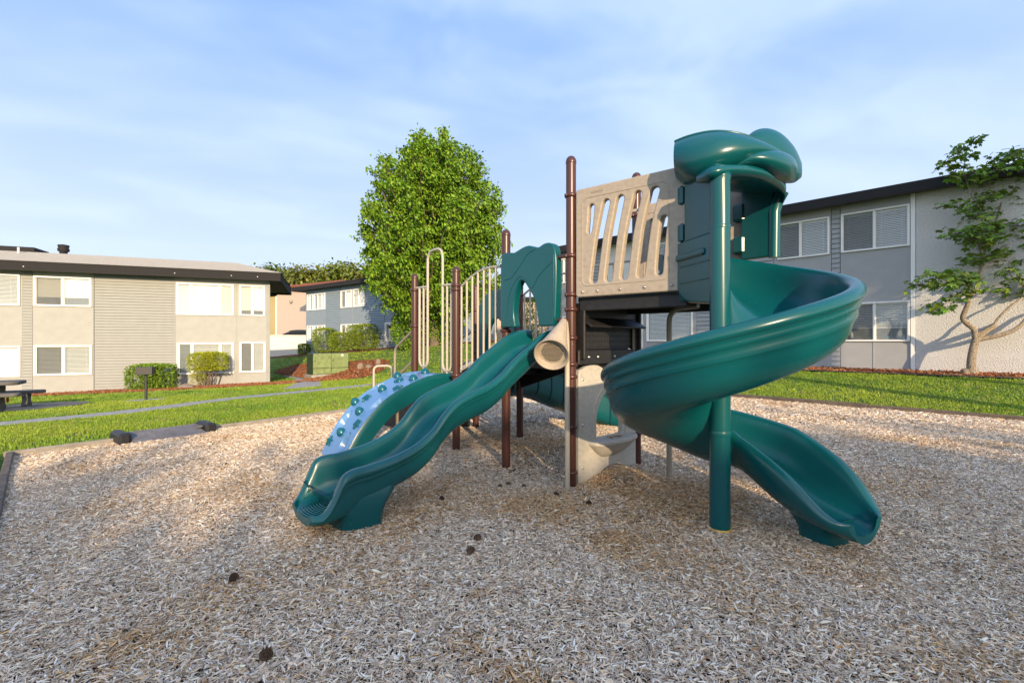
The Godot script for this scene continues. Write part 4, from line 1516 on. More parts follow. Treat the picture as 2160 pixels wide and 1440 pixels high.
func make_far_trees() -> void:
	var spots := [[-33.0, 62.0, 9.5, 4.6, "broad tree behind the peach building's left roof end"], [-27.5, 66.0, 10.6, 4.6, "rounded tree above the peach building roof"], [-23.0, 60.0, 9.6, 3.8, "olive tree between peach and blue roofs"], [-18.0, 64.0, 10.4, 4.4, "wide tree rising behind the blue block's roof"], [-13.0, 62.0, 11.0, 4.2, "tree behind blue roof nearest the large tree"], [-8.5, 66.0, 9.0, 4.0, "tree mostly hidden behind the large leafy tree"], [-38.0, 60.0, 8.0, 4.0, "low tree at far left behind beige block roof"], [-30.0, 60.0, 10.2, 3.6, "leafy tree just right of the beige block's eave"], [-25.4, 58.0, 9.6, 3.4, "shorter tree over the middle of the peach roof"], [-20.6, 58.0, 10.3, 3.6, "full tree above blue block's left roof corner"], [-15.6, 57.0, 10.2, 3.6, "dense tree over the middle of the blue roof"]]
	for q in spots:
		leafy("background_tree", q[4], "trees beyond the buildings", Vector2(q[0], q[1]), 0.5, q[2], q[3])

func leafy(called: String, label: String, group: String, at: Vector2, y: float, tall: float, rad: float) -> void:
	var t := thing(called, label, "tree", Transform3D(Basis(), W2(at, y)), group)
	var wood := MB.new()
	wood.tube(PackedVector3Array([Vector3(0, -0.5, 0), Vector3(0.1, tall * 0.5, 0), Vector3(0, tall * 0.9, 0)]), [0.3, 0.2, 0.04], 8)
	var bag := Bag.new()
	var base: Color = (M.leaf_far.get_meta("base") as Color) * rng.randf_range(0.9, 1.3)
	base.r *= rng.randf_range(1.0, 1.35)
	for i in 90:
		var a := rng.randf() * TAU
		var el := rng.randf_range(-0.4, 1.45)
		var r := rad * rng.randf_range(0.55, 1.0)
		var c := Vector3(cos(a) * cos(el) * r, tall - rad + sin(el) * r * 0.95, sin(a) * cos(el) * r)
		if called == "row_tree" and i % 2 == 0:
			c.y = rng.randf_range(2.0, tall - rad)      # full skirts down the trunk
		if i % 3 == 0:
			limb(wood, Vector3(0, maxf(1.5, c.y - 2.5), 0), c, 0.07, 0.02, 0.0, 4)
		for k in 46:
			var p := c + Vector3(rng.randfn(0, 0.55), rng.randfn(0, 0.45), rng.randfn(0, 0.55))
			bag.add(Basis.from_euler(Vector3(rng.randfn(-0.3, 0.6), rng.randf() * TAU, rng.randfn(0, 0.5))).scaled_local(Vector3.ONE * rng.randf_range(0.3, 0.55)), p, tone(base, 0.35, 0.3))
	obj("trunk", wood, M.bark, t)
	scatter("crown", bag, leaf_mesh("oval"), M.leaf_far, t)

# clipped shrub: leaves through the outer layer of a rounded block, stems inside
func clipped(t: Node3D, size: Vector3, centre: Vector3, n: int, leaf: float, m: StandardMaterial3D, round_: float, stems: int, layer := 0.22) -> void:
	var bag := Bag.new()
	var base: Color = m.get_meta("base")
	var h := size * 0.5
	for i in n:
		var dir := Vector3(rng.randfn(), rng.randfn(), rng.randfn()).normalized()
		var box_r := minf(h.x / maxf(absf(dir.x), 1e-3), minf(h.y / maxf(absf(dir.y), 1e-3), h.z / maxf(absf(dir.z), 1e-3)))
		var ell := 1.0 / sqrt((dir.x / h.x) ** 2 + (dir.y / h.y) ** 2 + (dir.z / h.z) ** 2)
		var r := lerpf(box_r, ell, round_)
		r *= 1.0 + 0.08 * bumps.get_noise_3d(dir.x * 60, dir.y * 60 + centre.x * 9.0, dir.z * 60)
		r -= absf(rng.randfn(0, layer * 0.5))
		var p := centre + dir * r
		var out := Vector3(dir.x, dir.y * 0.6 + 0.25, dir.z).normalized()
		var b := Basis.looking_at(out, Vector3(0.01, 1, 0.02).normalized()) * Basis.from_euler(Vector3(rng.randfn(0, 0.5), rng.randfn(0, 0.6), rng.randfn(0, 0.6)))
		bag.add(b.scaled_local(Vector3.ONE * leaf * rng.randf_range(0.7, 1.3)), p, tone(base, 0.35, 0.3))
	scatter("foliage", bag, leaf_mesh("oval"), m, t)
	var wood := MB.new()
	for i in stems:
		var a := TAU * i / stems + rng.randf()
		var foot := Vector3(cos(a) * h.x * 0.22, 0.0, sin(a) * h.z * 0.22)
		var tip := centre + Vector3(cos(a) * h.x * 0.6, h.y * rng.randf_range(0.0, 0.6), sin(a) * h.z * 0.6)
		limb(wood, foot + Vector3(0, -0.1, 0), tip, 0.025, 0.008, 0.0, 5)
	obj("stems", wood, M.bark, t)

func make_hedges() -> void:
	var hl := Vector2(-14.25, 18.85)
	var u := Vector2(0.932, 0.363)
	var t := thing("hedge", "boxy light green hedge below the siding behind the grill", "hedge", frame(hl, terrain(hl.x, hl.y) + 0.02, u))
	clipped(t, Vector3(1.62, 0.98, 0.9), Vector3(-0.05, 0.5, 0), 5200, 0.085, M.leaf_hedge, 0.22, 9)
	var hb := Vector2(-12.75, 19.75)
	t = thing("shrub", "yellow-green clipped shrub on bare stems under beige block window", "shrub", frame(hb, terrain(hb.x, hb.y) + 0.02, u))
	clipped(t, Vector3(1.42, 0.75, 0.95), Vector3(0.1, 1.05, 0), 6500, 0.06, M.leaf_gold, 0.3, 8)
	clipped(t, Vector3(0.6, 0.75, 0.5), Vector3(-0.28, 0.45, 0.05), 900, 0.05, M.leaf_gold, 0.6, 4)
	var bu := Vector2(0.788, -0.616)
	for q in [[Vector2(-15.9, 36.3), Vector3(0.8, 0.8, 0.8), "smallest clipped ball shrub beside the garden wall"], [Vector2(-13.85, 35.0), Vector3(1.65, 1.8, 1.4), "large clipped shrub under blue block's left windows"], [Vector2(-12.15, 33.3), Vector3(1.1, 1.35, 1.1), "clipped shrub with slanted top in middle of row"], [Vector2(-11.0, 33.2), Vector3(1.2, 1.75, 1.0), "darker looser shrub between two clipped shrubs"], [Vector2(-9.75, 31.5), Vector3(1.4, 1.7, 1.4), "rightmost clipped shrub in row below blue siding"]]:
		var at: Vector2 = q[0]
		var sz: Vector3 = q[1]
		t = thing("shrub", q[2], "shrub", frame(at, terrain(at.x, at.y) + 0.02, bu), "shrubs along the blue block")
		clipped(t, sz, Vector3(0, sz.y * 0.5, 0), int(2600 * sz.x), 0.09, M.leaf_shrub, 0.38, 6, 0.14)
	for q in [[Vector2(-5.9, 27.2), Vector3(2.0, 2.6, 1.8), "loose green bush left of large tree's trunk"], [Vector2(-4.0, 27.0), Vector3(1.9, 2.2, 1.8), "loose green bush right of large tree's trunk"], [Vector2(2.2, 34.0), Vector3(2.6, 3.4, 2.4), "yellow green bush seen through the slide arch"]]:
		var at: Vector2 = q[0]
		var sz: Vector3 = q[1]
		t = thing("bush", q[2], "bush", frame(at, terrain(at.x, at.y), bu), "bushes behind the playset")
		clipped(t, sz, Vector3(0, sz.y * 0.5, 0), 3600, 0.13, M.leaf_big, 0.7, 7, 0.4)
	var ob := Vector2(-25.2, 44.5)
	t = thing("bush", "round bush at foot of the peach building", "bush", frame(ob, 0.5, bu), "bushes behind the playset")
	clipped(t, Vector3(2.2, 2.6, 2.0), Vector3(0, 1.3, 0), 2500, 0.16, M.leaf_shrub, 0.8, 5)


# ---------------------------------------------------------------- the play structure
func post_at(i: int, back: bool) -> Vector2:
	return NEAR_POST + E1 * ([0.0, 0.88, 1.77, 2.72][i] as float) + (E2 * 1.0 if back else Vector2.ZERO)

func make_post(t: Node3D, p: Vector2, top: float, rings: Array) -> void:
	var mb := MB.new()
	var r := 0.0445
	mb.lathe([[0.0, -0.3], [r, -0.3], [r, top - 0.05], [r, top - 0.048], [r * 1.06, top - 0.046], [r * 1.06, top - 0.03], [r * 0.98, top - 0.012], [r * 0.72, top + 0.008], [r * 0.35, top + 0.018], [0.0, top + 0.02]], Transform3D(Basis(), W2(p, 0)), 24)
	var po := obj("post", mb, M.brown_post, t)
	for h in rings:
		var c := MB.new()
		var pr := []
		for k in 9:
			var a := PI * k / 8 - PI / 2
			pr.append([r + 0.001 + 0.013 * maxf(0.0, cos(a)), h + 0.019 * sin(a)])
		c.lathe(pr, Transform3D(Basis(), W2(p, 0)), 20)
		for s in [-1.0, 1.0]:
			c.box(Vector3(0.03, 0.026, 0.03), Transform3D(Basis(Vector3.UP, 0.72), W2(p + E2 * 0.052 * s * 0.9 + E1 * 0.012, h)), 0.005)
		obj("clamp", c, M.brown_post, po)

func pipe(called: String, parent: Node, pts: Array, r: float, bend := 0.05, m: Material = null) -> MeshInstance3D:
	var mb := MB.new()
	mb.tube(rounded(pts, bend), r, 10)
	return obj(called, mb, m if m else M.pipe_beige, parent)

# trough: rings of a closed section along a path
func make_playset() -> void:
	var t := thing("play_structure", "teal, tan and brown playground structure with spiral slide and wave slide", "playset", Transform3D())
	# posts: front row near to far, then back row
	make_post(t, post_at(0, false), 2.86, [2.53, 2.00, 1.66, 1.53, 1.28, 1.05, 0.94, 0.50, 0.10])
	make_post(t, post_at(1, false), 2.37, [2.02, 1.92, 1.36])
	make_post(t, post_at(2, false), 2.10, [1.90, 1.85, 0.86])
	make_post(t, post_at(3, false), 2.12, [1.92, 1.45, 0.84])
	make_post(t, post_at(0, true), 2.95, [2.53, 1.66, 1.12, 0.98, 0.32])
	make_post(t, post_at(1, true), 2.42, [2.0, 1.36])
	make_post(t, post_at(2, true), 2.12, [1.85, 1.4, 0.86])
	make_post(t, post_at(3, true), 2.05, [1.7, 1.4, 1.1, 0.84])
	# decks
	deck(t, post_at(0, false), post_at(1, false), 1.18)
	deck(t, post_at(2, false), post_at(3, false), 0.82)
	make_link_stair(t)
	make_wave_slide(t)
	make_spiral(t)
	make_balcony(t)
	make_counter(t)
	make_climber(t)
	make_rails(t)
	make_transfer(t)
	make_back_slide(t)
	make_horn(t)

func deck(t: Node3D, a: Vector2, b: Vector2, y: float) -> void:
	var f := frame((a + b) * 0.5 + E2 * 0.5, y, b - a)
	var mb := MB.new()
	var w := a.distance_to(b) - 0.1
	var z := 0.9
	mb.box(Vector3(w, 0.05, z), f * shift(0, -0.025, 0), 0.012)
	for s in [-1.0, 1.0]:
		mb.box(Vector3(w, 0.14, 0.03), f * shift(0, -0.12, s * (z / 2 - 0.015)), 0.006)
		mb.box(Vector3(0.03, 0.14, z - 0.07), f * shift(s * (w / 2 - 0.015), -0.12, 0), 0.006)
	var o := obj("deck", mb, M.black_vinyl, t)
	var bl := MB.new()
	for k in 5:
		for s in [-1.0, 1.0]:
			bl.lathe([[0.0, 0.012], [0.008, 0.01], [0.013, 0.003], [0.013, 0.0]], f * Transform3D(Basis(Vector3.RIGHT, PI / 2 * s), Vector3((k - 2) * w * 0.22, -0.12, s * z / 2)), 10)
	obj("bolts", bl, M.bolt_steel, o)

func perforated(mb: MB, holes: MB, xf: Transform3D, w: float, h: float, rows: int, cols: int) -> void:
	mb.box(Vector3(w, h, 0.02), xf, 0.004)
	for i in rows:
		for j in cols:
			var p := Vector3((float(j) / (cols - 1) - 0.5) * w * 0.86, (float(i) / (rows - 1) - 0.5) * h * 0.82, 0.0)
			for s in [-1.0, 1.0]:
				holes.box(Vector3(0.011, 0.011, 0.003), xf * shift(p.x, p.y, s * 0.0105))  # dark tile on the face stands for a shaded hole

func make_link_stair(t: Node3D) -> void:
	# two black steps climb from the low deck to the main deck
	var a := post_at(2, false)
	var b := post_at(1, false)
	var mb := MB.new()
	var ho := MB.new()
	for k in 2:
		var p := a.lerp(b, 0.25 + 0.5 * k) + E2 * 0.5
		var f := frame(p, 0.94 + 0.12 * k, b - a)
		mb.box(Vector3(0.46, 0.04, 0.84), f * shift(0, -0.02, 0), 0.01)
		perforated(mb, ho, f * Transform3D(Basis(Vector3.UP, PI / 2), Vector3(-0.22, -0.12, 0)), 0.84, 0.16, 3, 16)
	for s in [0.06, 0.94]:
		var f := frame(a.lerp(b, 0.5) + E2 * s, 0.88, b - a)
		mb.box(Vector3(0.8, 0.22, 0.025), f * Transform3D(Basis(Vector3.BACK, 0.3), Vector3.ZERO), 0.006)
	var o := obj("link_stair", mb, M.black_vinyl, t)
	obj("hole_dots", ho, M.hole_shade, o)

func slide_rings(path: Callable, bed: Array, wall: Array, wid: Array, s0: float, s1: float, n: int, prof: Callable) -> Array:
	var rings := []
	for i in n + 1:
		var s := lerpf(s0, s1, float(i) / n)
		var fr: Transform3D = path.call(s)
		var pr: PackedVector2Array = prof.call(curve(wall, s), curve(wid, s))
		var ring := PackedVector3Array()
		for p in pr:
			ring.append(fr * Vector3(p.x, p.y + curve(bed, s), 0))
		rings.append(ring)
	return rings

func trough(wall: float, hw: float) -> PackedVector2Array:
	# closed section of a double-walled slide, bed at y = 0
	var k := clampf(wall / 0.2, 0.12, 1.0)
	var p := [Vector2(-hw + 0.075, wall), Vector2(-hw + 0.09, wall * 0.55), Vector2(-hw + 0.105, wall * 0.2), Vector2(-hw + 0.15, 0.012 * k), Vector2(-hw * 0.3, 0.0), Vector2(hw * 0.3, 0.0), Vector2(hw - 0.15, 0.012 * k), Vector2(hw - 0.105, wall * 0.2), Vector2(hw - 0.09, wall * 0.55), Vector2(hw - 0.075, wall),
		Vector2(hw - 0.05, wall + 0.022), Vector2(hw - 0.018, wall + 0.02), Vector2(hw, wall - 0.005), Vector2(hw, wall - 0.035 * k), Vector2(hw - 0.014, wall - 0.045 * k), Vector2(hw - 0.012, wall - 0.07 * k), Vector2(hw - 0.024, wall - 0.078 * k), Vector2(hw - 0.026, wall * 0.3), Vector2(hw - 0.045, -0.02), Vector2(hw - 0.09, -0.045), Vector2(hw * 0.3, -0.052),
		Vector2(-hw * 0.3, -0.052), Vector2(-hw + 0.09, -0.045), Vector2(-hw + 0.045, -0.02), Vector2(-hw + 0.026, wall * 0.3), Vector2(-hw + 0.024, wall - 0.078 * k), Vector2(-hw + 0.012, wall - 0.07 * k), Vector2(-hw + 0.014, wall - 0.045 * k), Vector2(-hw, wall - 0.035 * k), Vector2(-hw, wall - 0.005), Vector2(-hw + 0.018, wall + 0.02), Vector2(-hw + 0.05, wall + 0.022)]
	return smooth_loop(p, 2)

func belly(wall: float, hw: float) -> PackedVector2Array:
	# the same trough with a deep moulded underside
	var out := trough(wall, hw)
	for i in out.size():
		var p := out[i]
		if i >= 32 and i <= 52 and p.y < wall * 0.4:
			var k := 1.0 - pow(absf(p.x) / hw, 2.0) * 0.55
			out[i] = Vector2(p.x, p.y - 0.24 * k)
	return out

func make_wave_slide(t: Node3D) -> void:
	var mid := NEAR_POST + E1 * 0.46
	var rail := [[-0.12, 1.36], [0.0, 1.355], [0.15, 1.305], [0.31, 1.205], [0.5, 1.08], [0.61, 0.99], [0.76, 0.905], [0.95, 0.845], [1.08, 0.79], [1.18, 0.71], [1.28, 0.60], [1.4, 0.52], [1.57, 0.46], [1.78, 0.425], [1.9, 0.415], [1.96, 0.385], [2.0, 0.31], [2.04, 0.225], [2.08, 0.165], [2.13, 0.145]]
	var bed := []
	var wall := []
	for q in rail:
		var w: float = 0.185 if q[0] < 1.6 else lerpf(0.185, 0.25, clampf((q[0] - 1.6) / 0.3, 0.0, 1.0))
		var bb: float = q[1] - w
		if q[0] > 1.9:
			bb = lerpf(0.165, 0.115, (q[0] - 1.9) / 0.23)
		bed.append([q[0], bb])
		wall.append([q[0], maxf(q[1] - bb - 0.02, 0.012)])
	var wid := [[-0.12, 0.24], [0.1, 0.265], [0.4, 0.28], [1.8, 0.28], [1.95, 0.30], [2.03, 0.295], [2.09, 0.26], [2.13, 0.20]]
	var path := func(s: float) -> Transform3D:
		return frame(mid - E2 * s, 0.0, E1)
	var rings := slide_rings(path, bed, wall, wid, -0.12, 2.13, 190, trough)
	var mb := MB.new()
	mb.loft(rings, true, trough(0.185, 0.24))
	var o := obj("wave_slide", mb, M.teal, t)
	# ribs moulded across the run-out
	var ribs := MB.new()
	for k in 8:
		var s := 1.985 + 0.017 * k
		var pts := PackedVector3Array()
		for j in 9:
			var x := (j / 8.0 - 0.5) * 0.22
			pts.append(path.call(s + 0.02 * (1.0 - (x / 0.11) ** 2)) * Vector3(x, curve(bed, s) + 0.002, 0))
		ribs.tube(pts, 0.0055, 6)
	obj("exit_ribs", ribs, M.teal, o)
	# moulded foot below the run-out
	var foot := MB.new()
	var fr := []
	for q in [[0.27, 0.24, 0.26], [0.21, 0.252, 0.22], [0.15, 0.253, 0.175], [0.09, 0.25, 0.15], [0.03, 0.245, 0.145], [-0.1, 0.24, 0.145]]:
		var ring := PackedVector3Array()
		for p in round_rect(-q[2], -q[1], q[2], q[1], 0.07, 4):
			ring.append(frame(mid - E2 * 1.80, 0.0, E1) * Vector3(p.y, q[0], p.x))
		fr.append(ring)
	foot.loft(fr, true)
	obj("foot", foot, M.teal, o)
	# arched entrance panel between the two posts
	var f := frame(NEAR_POST - E2 * 0.05, 0.0, E1)
	var outer := PackedVector2Array()
	outer.append_array(smooth_line([Vector2(0.86, 1.39), Vector2(0.865, 1.7), Vector2(0.855, 2.05), Vector2(0.82, 2.125), Vector2(0.74, 2.125), Vector2(0.664, 2.115), Vector2(0.60, 2.13), Vector2(0.52, 2.15), Vector2(0.454, 2.152), Vector2(0.38, 2.13), Vector2(0.322, 2.118), Vector2(0.25, 2.14), Vector2(0.18, 2.135), Vector2(0.12, 2.09), Vector2(0.098, 1.95), Vector2(0.10, 1.7), Vector2(0.115, 1.39)], 3))
	outer.append_array(smooth_line([Vector2(0.325, 1.39), Vector2(0.33, 1.46), Vector2(0.36, 1.603), Vector2(0.40, 1.68), Vector2(0.445, 1.735), Vector2(0.51, 1.81), Vector2(0.562, 1.828), Vector2(0.60, 1.79), Vector2(0.645, 1.692), Vector2(0.665, 1.558), Vector2(0.66, 1.47), Vector2(0.64, 1.39)], 3))
	var pa := MB.new()
	pa.plate(outer, [], 0.085, 0.018, f)
	var ap := obj("arch_panel", pa, M.teal, o)
	var gr := MB.new()
	for line in [[Vector2(0.763, 1.5), Vector2(0.74, 1.65), Vector2(0.684, 1.777), Vector2(0.60, 1.855), Vector2(0.547, 1.87), Vector2(0.47, 1.815), Vector2(0.40, 1.75), Vector2(0.30, 1.86), Vector2(0.14, 1.96)], [Vector2(0.80, 1.86), Vector2(0.70, 1.87), Vector2(0.58, 1.96), Vector2(0.46, 2.07), Vector2(0.36, 2.10)], [Vector2(0.14, 1.42), Vector2(0.125, 1.7), Vector2(0.122, 2.02)]]:
		var pts := PackedVector3Array()
		for p in smooth_line(line, 5):
			pts.append(f * Vector3(p.x, p.y, -0.043))
			pts[pts.size() - 1] = f * Vector3(p.x, p.y, 0.0428)
		gr.tube(pts, 0.004, 6)
		for k in pts.size():
			pts[k] = pts[k]
		var back := PackedVector3Array()
		for p in smooth_line(line, 5):
			back.append(f * Vector3(p.x, p.y, -0.0428))
		gr.tube(back, 0.004, 6)
	obj("moulding", gr, M.teal, ap)
	for h in [2.0, 1.44]:
		for e in [[0.0, 0.13], [0.83, 0.88]]:
			var br := MB.new()
			br.box(Vector3(e[1] - e[0], 0.03, 0.03), f * shift((e[0] + e[1]) / 2, h, 0.0), 0.006)
			obj("bracket", br, M.brown_post, ap)

# ------------------------------------------------ spiral slide
func spin(phi: float) -> Vector2:
	# 0 = right of the pole seen from the front, 90 = front, 180 = left, 270 = back
	var a := deg_to_rad(phi)
	return Vector2(0.913, -0.407) * cos(a) - Vector2(0.407, 0.913) * sin(a)

func make_spiral(t: Node3D) -> void:
	var inner_a := [Vector2(0.055, -0.13), Vector2(0.12, -0.20), Vector2(0.22, -0.265), Vector2(0.36, -0.315), Vector2(0.50, -0.315), Vector2(0.60, -0.265), Vector2(0.655, -0.17), Vector2(0.68, -0.06), Vector2(0.70, 0.0), Vector2(0.73, 0.022), Vector2(0.765, 0.016), Vector2(0.785, -0.012), Vector2(0.783, -0.04), Vector2(0.764, -0.055), Vector2(0.763, -0.098), Vector2(0.748, -0.101), Vector2(0.748, -0.163), Vector2(0.734, -0.166), Vector2(0.715, -0.25), Vector2(0.66, -0.325), Vector2(0.56, -0.37), Vector2(0.42, -0.385), Vector2(0.28, -0.365), Vector2(0.16, -0.32), Vector2(0.09, -0.29), Vector2(0.055, -0.28)]
	var inner_b := [Vector2(0.235, -0.03), Vector2(0.255, -0.12), Vector2(0.285, -0.22), Vector2(0.36, -0.268), Vector2(0.50, -0.27), Vector2(0.60, -0.235), Vector2(0.645, -0.15), Vector2(0.665, -0.06), Vector2(0.685, 0.0), Vector2(0.715, 0.022), Vector2(0.75, 0.016), Vector2(0.768, -0.012), Vector2(0.766, -0.04), Vector2(0.75, -0.055), Vector2(0.749, -0.098), Vector2(0.735, -0.101), Vector2(0.734, -0.163), Vector2(0.72, -0.166), Vector2(0.70, -0.23), Vector2(0.63, -0.295), Vector2(0.53, -0.325), Vector2(0.40, -0.325), Vector2(0.27, -0.28), Vector2(0.185, -0.19), Vector2(0.15, -0.06), Vector2(0.175, 0.0)]
	var fin := PackedVector2Array()
	var mb := MB.new()
	var rings := []
	# helix, then a straight run-out
	var phi := -128.0
	while phi <= 313.0:
		var hr := 1.61 - 0.31 * phi / 90.0
		if phi < -60.0:
			hr = minf(hr, 1.90 + (phi + 60.0) * -0.0006)
		if phi > 255.0:
			hr = lerpf(0.732, 0.60, (phi - 255.0) / 57.0)
		var m := smoothstep(235.0, 300.0, phi)
		var pr := []
		for i in inner_a.size():
			pr.append((inner_a[i] as Vector2).lerp(inner_b[i], m))
		var sm := smooth_loop(pr, 2)
		var ring := PackedVector3Array()
		var u := spin(phi)
		for p in sm:
			ring.append(W2(POLE + u * p.x, hr + p.y))
		rings.append(ring)
		fin = sm
		phi += 3.0
	var last := phi - 3.0
	var u := spin(last)
	var tg := Vector2(-u.y, u.x)
	if tg.dot(spin(last + 90.0)) < 0.0:
		tg = -tg
	var drop := [[0.0, 0.60], [0.15, 0.535], [0.28, 0.47], [0.38, 0.405], [0.46, 0.335], [0.53, 0.265], [0.59, 0.218], [0.66, 0.20]]
	var bedh := [[0.0, 0.33], [0.12, 0.265], [0.25, 0.205], [0.38, 0.165], [0.5, 0.14], [0.6, 0.125], [0.66, 0.12]]
	var s := 0.03
	while s <= 0.645:
		var hr := curve(drop, s)
		var hb := curve(bedh, s)
		var ring := PackedVector3Array()
		var k := (hr - hb) / 0.27
		var close := sqrt(maxf(0.0, 1.0 - pow(s / 0.665, 6.0)))
		var side := tg.rotated(0.0)
		for p in fin:
			var y := p.y
			var yy: float
			if y >= -0.27:
				yy = hb + (y + 0.27) * k
			else:
				yy = hb + (y + 0.27) * 0.9
			var r := 0.46 + (p.x - 0.46) * close
			ring.append(W2(POLE + u * r + side * s, yy))
		rings.append(ring)
		s += 0.03 if s < 0.4 else 0.012
	mb.loft(rings, true, fin)
	var o := obj("spiral_slide", mb, M.teal, t)
	# foot under the run-out
	var foot := MB.new()
	var fr := []
	for q in [[0.16, 0.15], [0.10, 0.125], [0.05, 0.11], [-0.1, 0.11]]:
		var ring := PackedVector3Array()
		for p in round_rect(-q[1] * 1.15, -q[1], q[1] * 1.15, q[1], 0.07, 4):
			ring.append(W2(POLE + u * (0.50 + p.x) + tg * (0.36 + p.y), q[0]))
		fr.append(ring)
	foot.loft(fr, true)
	obj("foot", foot, M.teal, o)
	# centre pole with collars and a yellow ring at the ground
	var pl := MB.new()
	pl.lathe([[0.0, -0.2], [0.066, -0.2], [0.066, 0.62], [0.072, 0.625], [0.072, 0.655], [0.066, 0.66], [0.064, 1.995], [0.067, 2.0], [0.067, 2.02], [0.062, 2.024], [0.064, 2.31], [0.068, 2.34], [0.072, 2.36], [0.0, 2.37]], Transform3D(Basis(), W2(POLE, 0)), 28)
	obj("centre_pole", pl, M.teal, o)
	var yr := MB.new()
	yr.lathe([[0.0665, -0.05], [0.071, -0.05], [0.073, 0.008], [0.0665, 0.012]], Transform3D(Basis(), W2(POLE, 0)), 28)
	obj("ground_ring", yr, M.yellow_ring, o)
	# entrance: side panels, right hand column
	var la := Vector2(1.30, 3.53)
	var fl := frame(la, 0.0, POLE - la)
	var L := la.distance_to(POLE)
	var lp := MB.new()
	lp.plate(round_rect(0.02, 1.98, L, 2.44, 0.012), [], 0.07, 0.014, fl)
	obj("side_panel", lp, M.teal, o)
	var lw := MB.new()
	var side2 := smooth_line([Vector2(-0.05, 1.985), Vector2(-0.055, 1.70), Vector2(-0.05, 1.64), Vector2(0.0, 1.575), Vector2(0.10, 1.53), Vector2(L, 1.50)], 4)
	side2.append(Vector2(L, 1.985))
	lw.plate(side2, [], 0.10, 0.02, fl)
	lw.box(Vector3(0.33, 0.05, 0.03), fl * shift(0.12, 1.87, 0.055), 0.012)
	obj("chute_wall", lw, M.teal, o)
	var grv := MB.new()
	for h in [1.80, 1.68]:
		grv.box(Vector3(L - 0.02, 0.012, 0.012), fl * shift(L / 2 - 0.02, h, 0.05), 0.004)
	obj("seam", grv, M.teal, o)
	var ra := Vector2(1.96, 3.965)
	var rb := Vector2(2.10, 3.79)
	var fr2 := frame(ra, 0.0, rb - ra)
	var rp := MB.new()
	rp.plate(round_rect(-0.03, 1.93, ra.distance_to(rb), 2.52, 0.01), [], 0.06, 0.012, fr2)
	obj("side_panel", rp, M.teal, o)
	var rc := MB.new()
	rc.tube(PackedVector3Array([W2(rb, 1.92), W2(rb, 2.28), W2(rb + Vector2(0.02, 0.0), 2.36), W2(rb + Vector2(0.05, -0.02), 2.44)]), [0.042, 0.042, 0.046, 0.05], 18)
	obj("column", rc, M.teal, o)
	for q in [[fl, -0.05, [2.34, 2.06]], [fr2, -0.05, [2.33, 2.06]]]:
		for h in q[2]:
			var tb := MB.new()
			tb.box(Vector3(0.10, 0.145, 0.09), (q[0] as Transform3D) * shift(q[1], h, 0), 0.015)
			obj("tab", tb, M.teal, o)
	make_hood(o)

func lobe(mb: MB, rows: Array, deep: Array, seg := 18) -> void:
	# rows: x, d, top, bottom; deep: half depth per row. Rounded section, sharp ridge at the upper edge.
	var rings := []
	var k := rows.size()
	var per := 4
	for i in (k - 1) * per + 1:
		var a := mini(i / per, k - 2)
		var f := float(i - a * per) / per
		var v := []
		for c in 4:
			v.append(cubic_interpolate(rows[a][c], rows[a + 1][c], rows[maxi(a - 1, 0)][c], rows[mini(a + 2, k - 1)][c], f))
		var dd := cubic_interpolate(deep[a], deep[a + 1], deep[maxi(a - 1, 0)], deep[mini(a + 2, k - 1)], f)
		var ring := PackedVector3Array()
		var h: float = maxf((v[2] - v[3]) * 0.5, 0.01)
		for s in seg:
			var an := TAU * s / seg
			var sy := sin(an)
			var cx := cos(an)
			var back := cx * maxf(dd, 0.01) * (1.0 - 0.25 * sy)
			ring.append(W(v[0] - back * 0.42, (v[2] + v[3]) * 0.5 + sy * h, v[1] - back * 0.91))
		rings.append(ring)
	var cap := PackedVector2Array()
	for s in seg:
		cap.append(Vector2(cos(TAU * s / seg), sin(TAU * s / seg)))
	mb.loft(rings, true, cap)

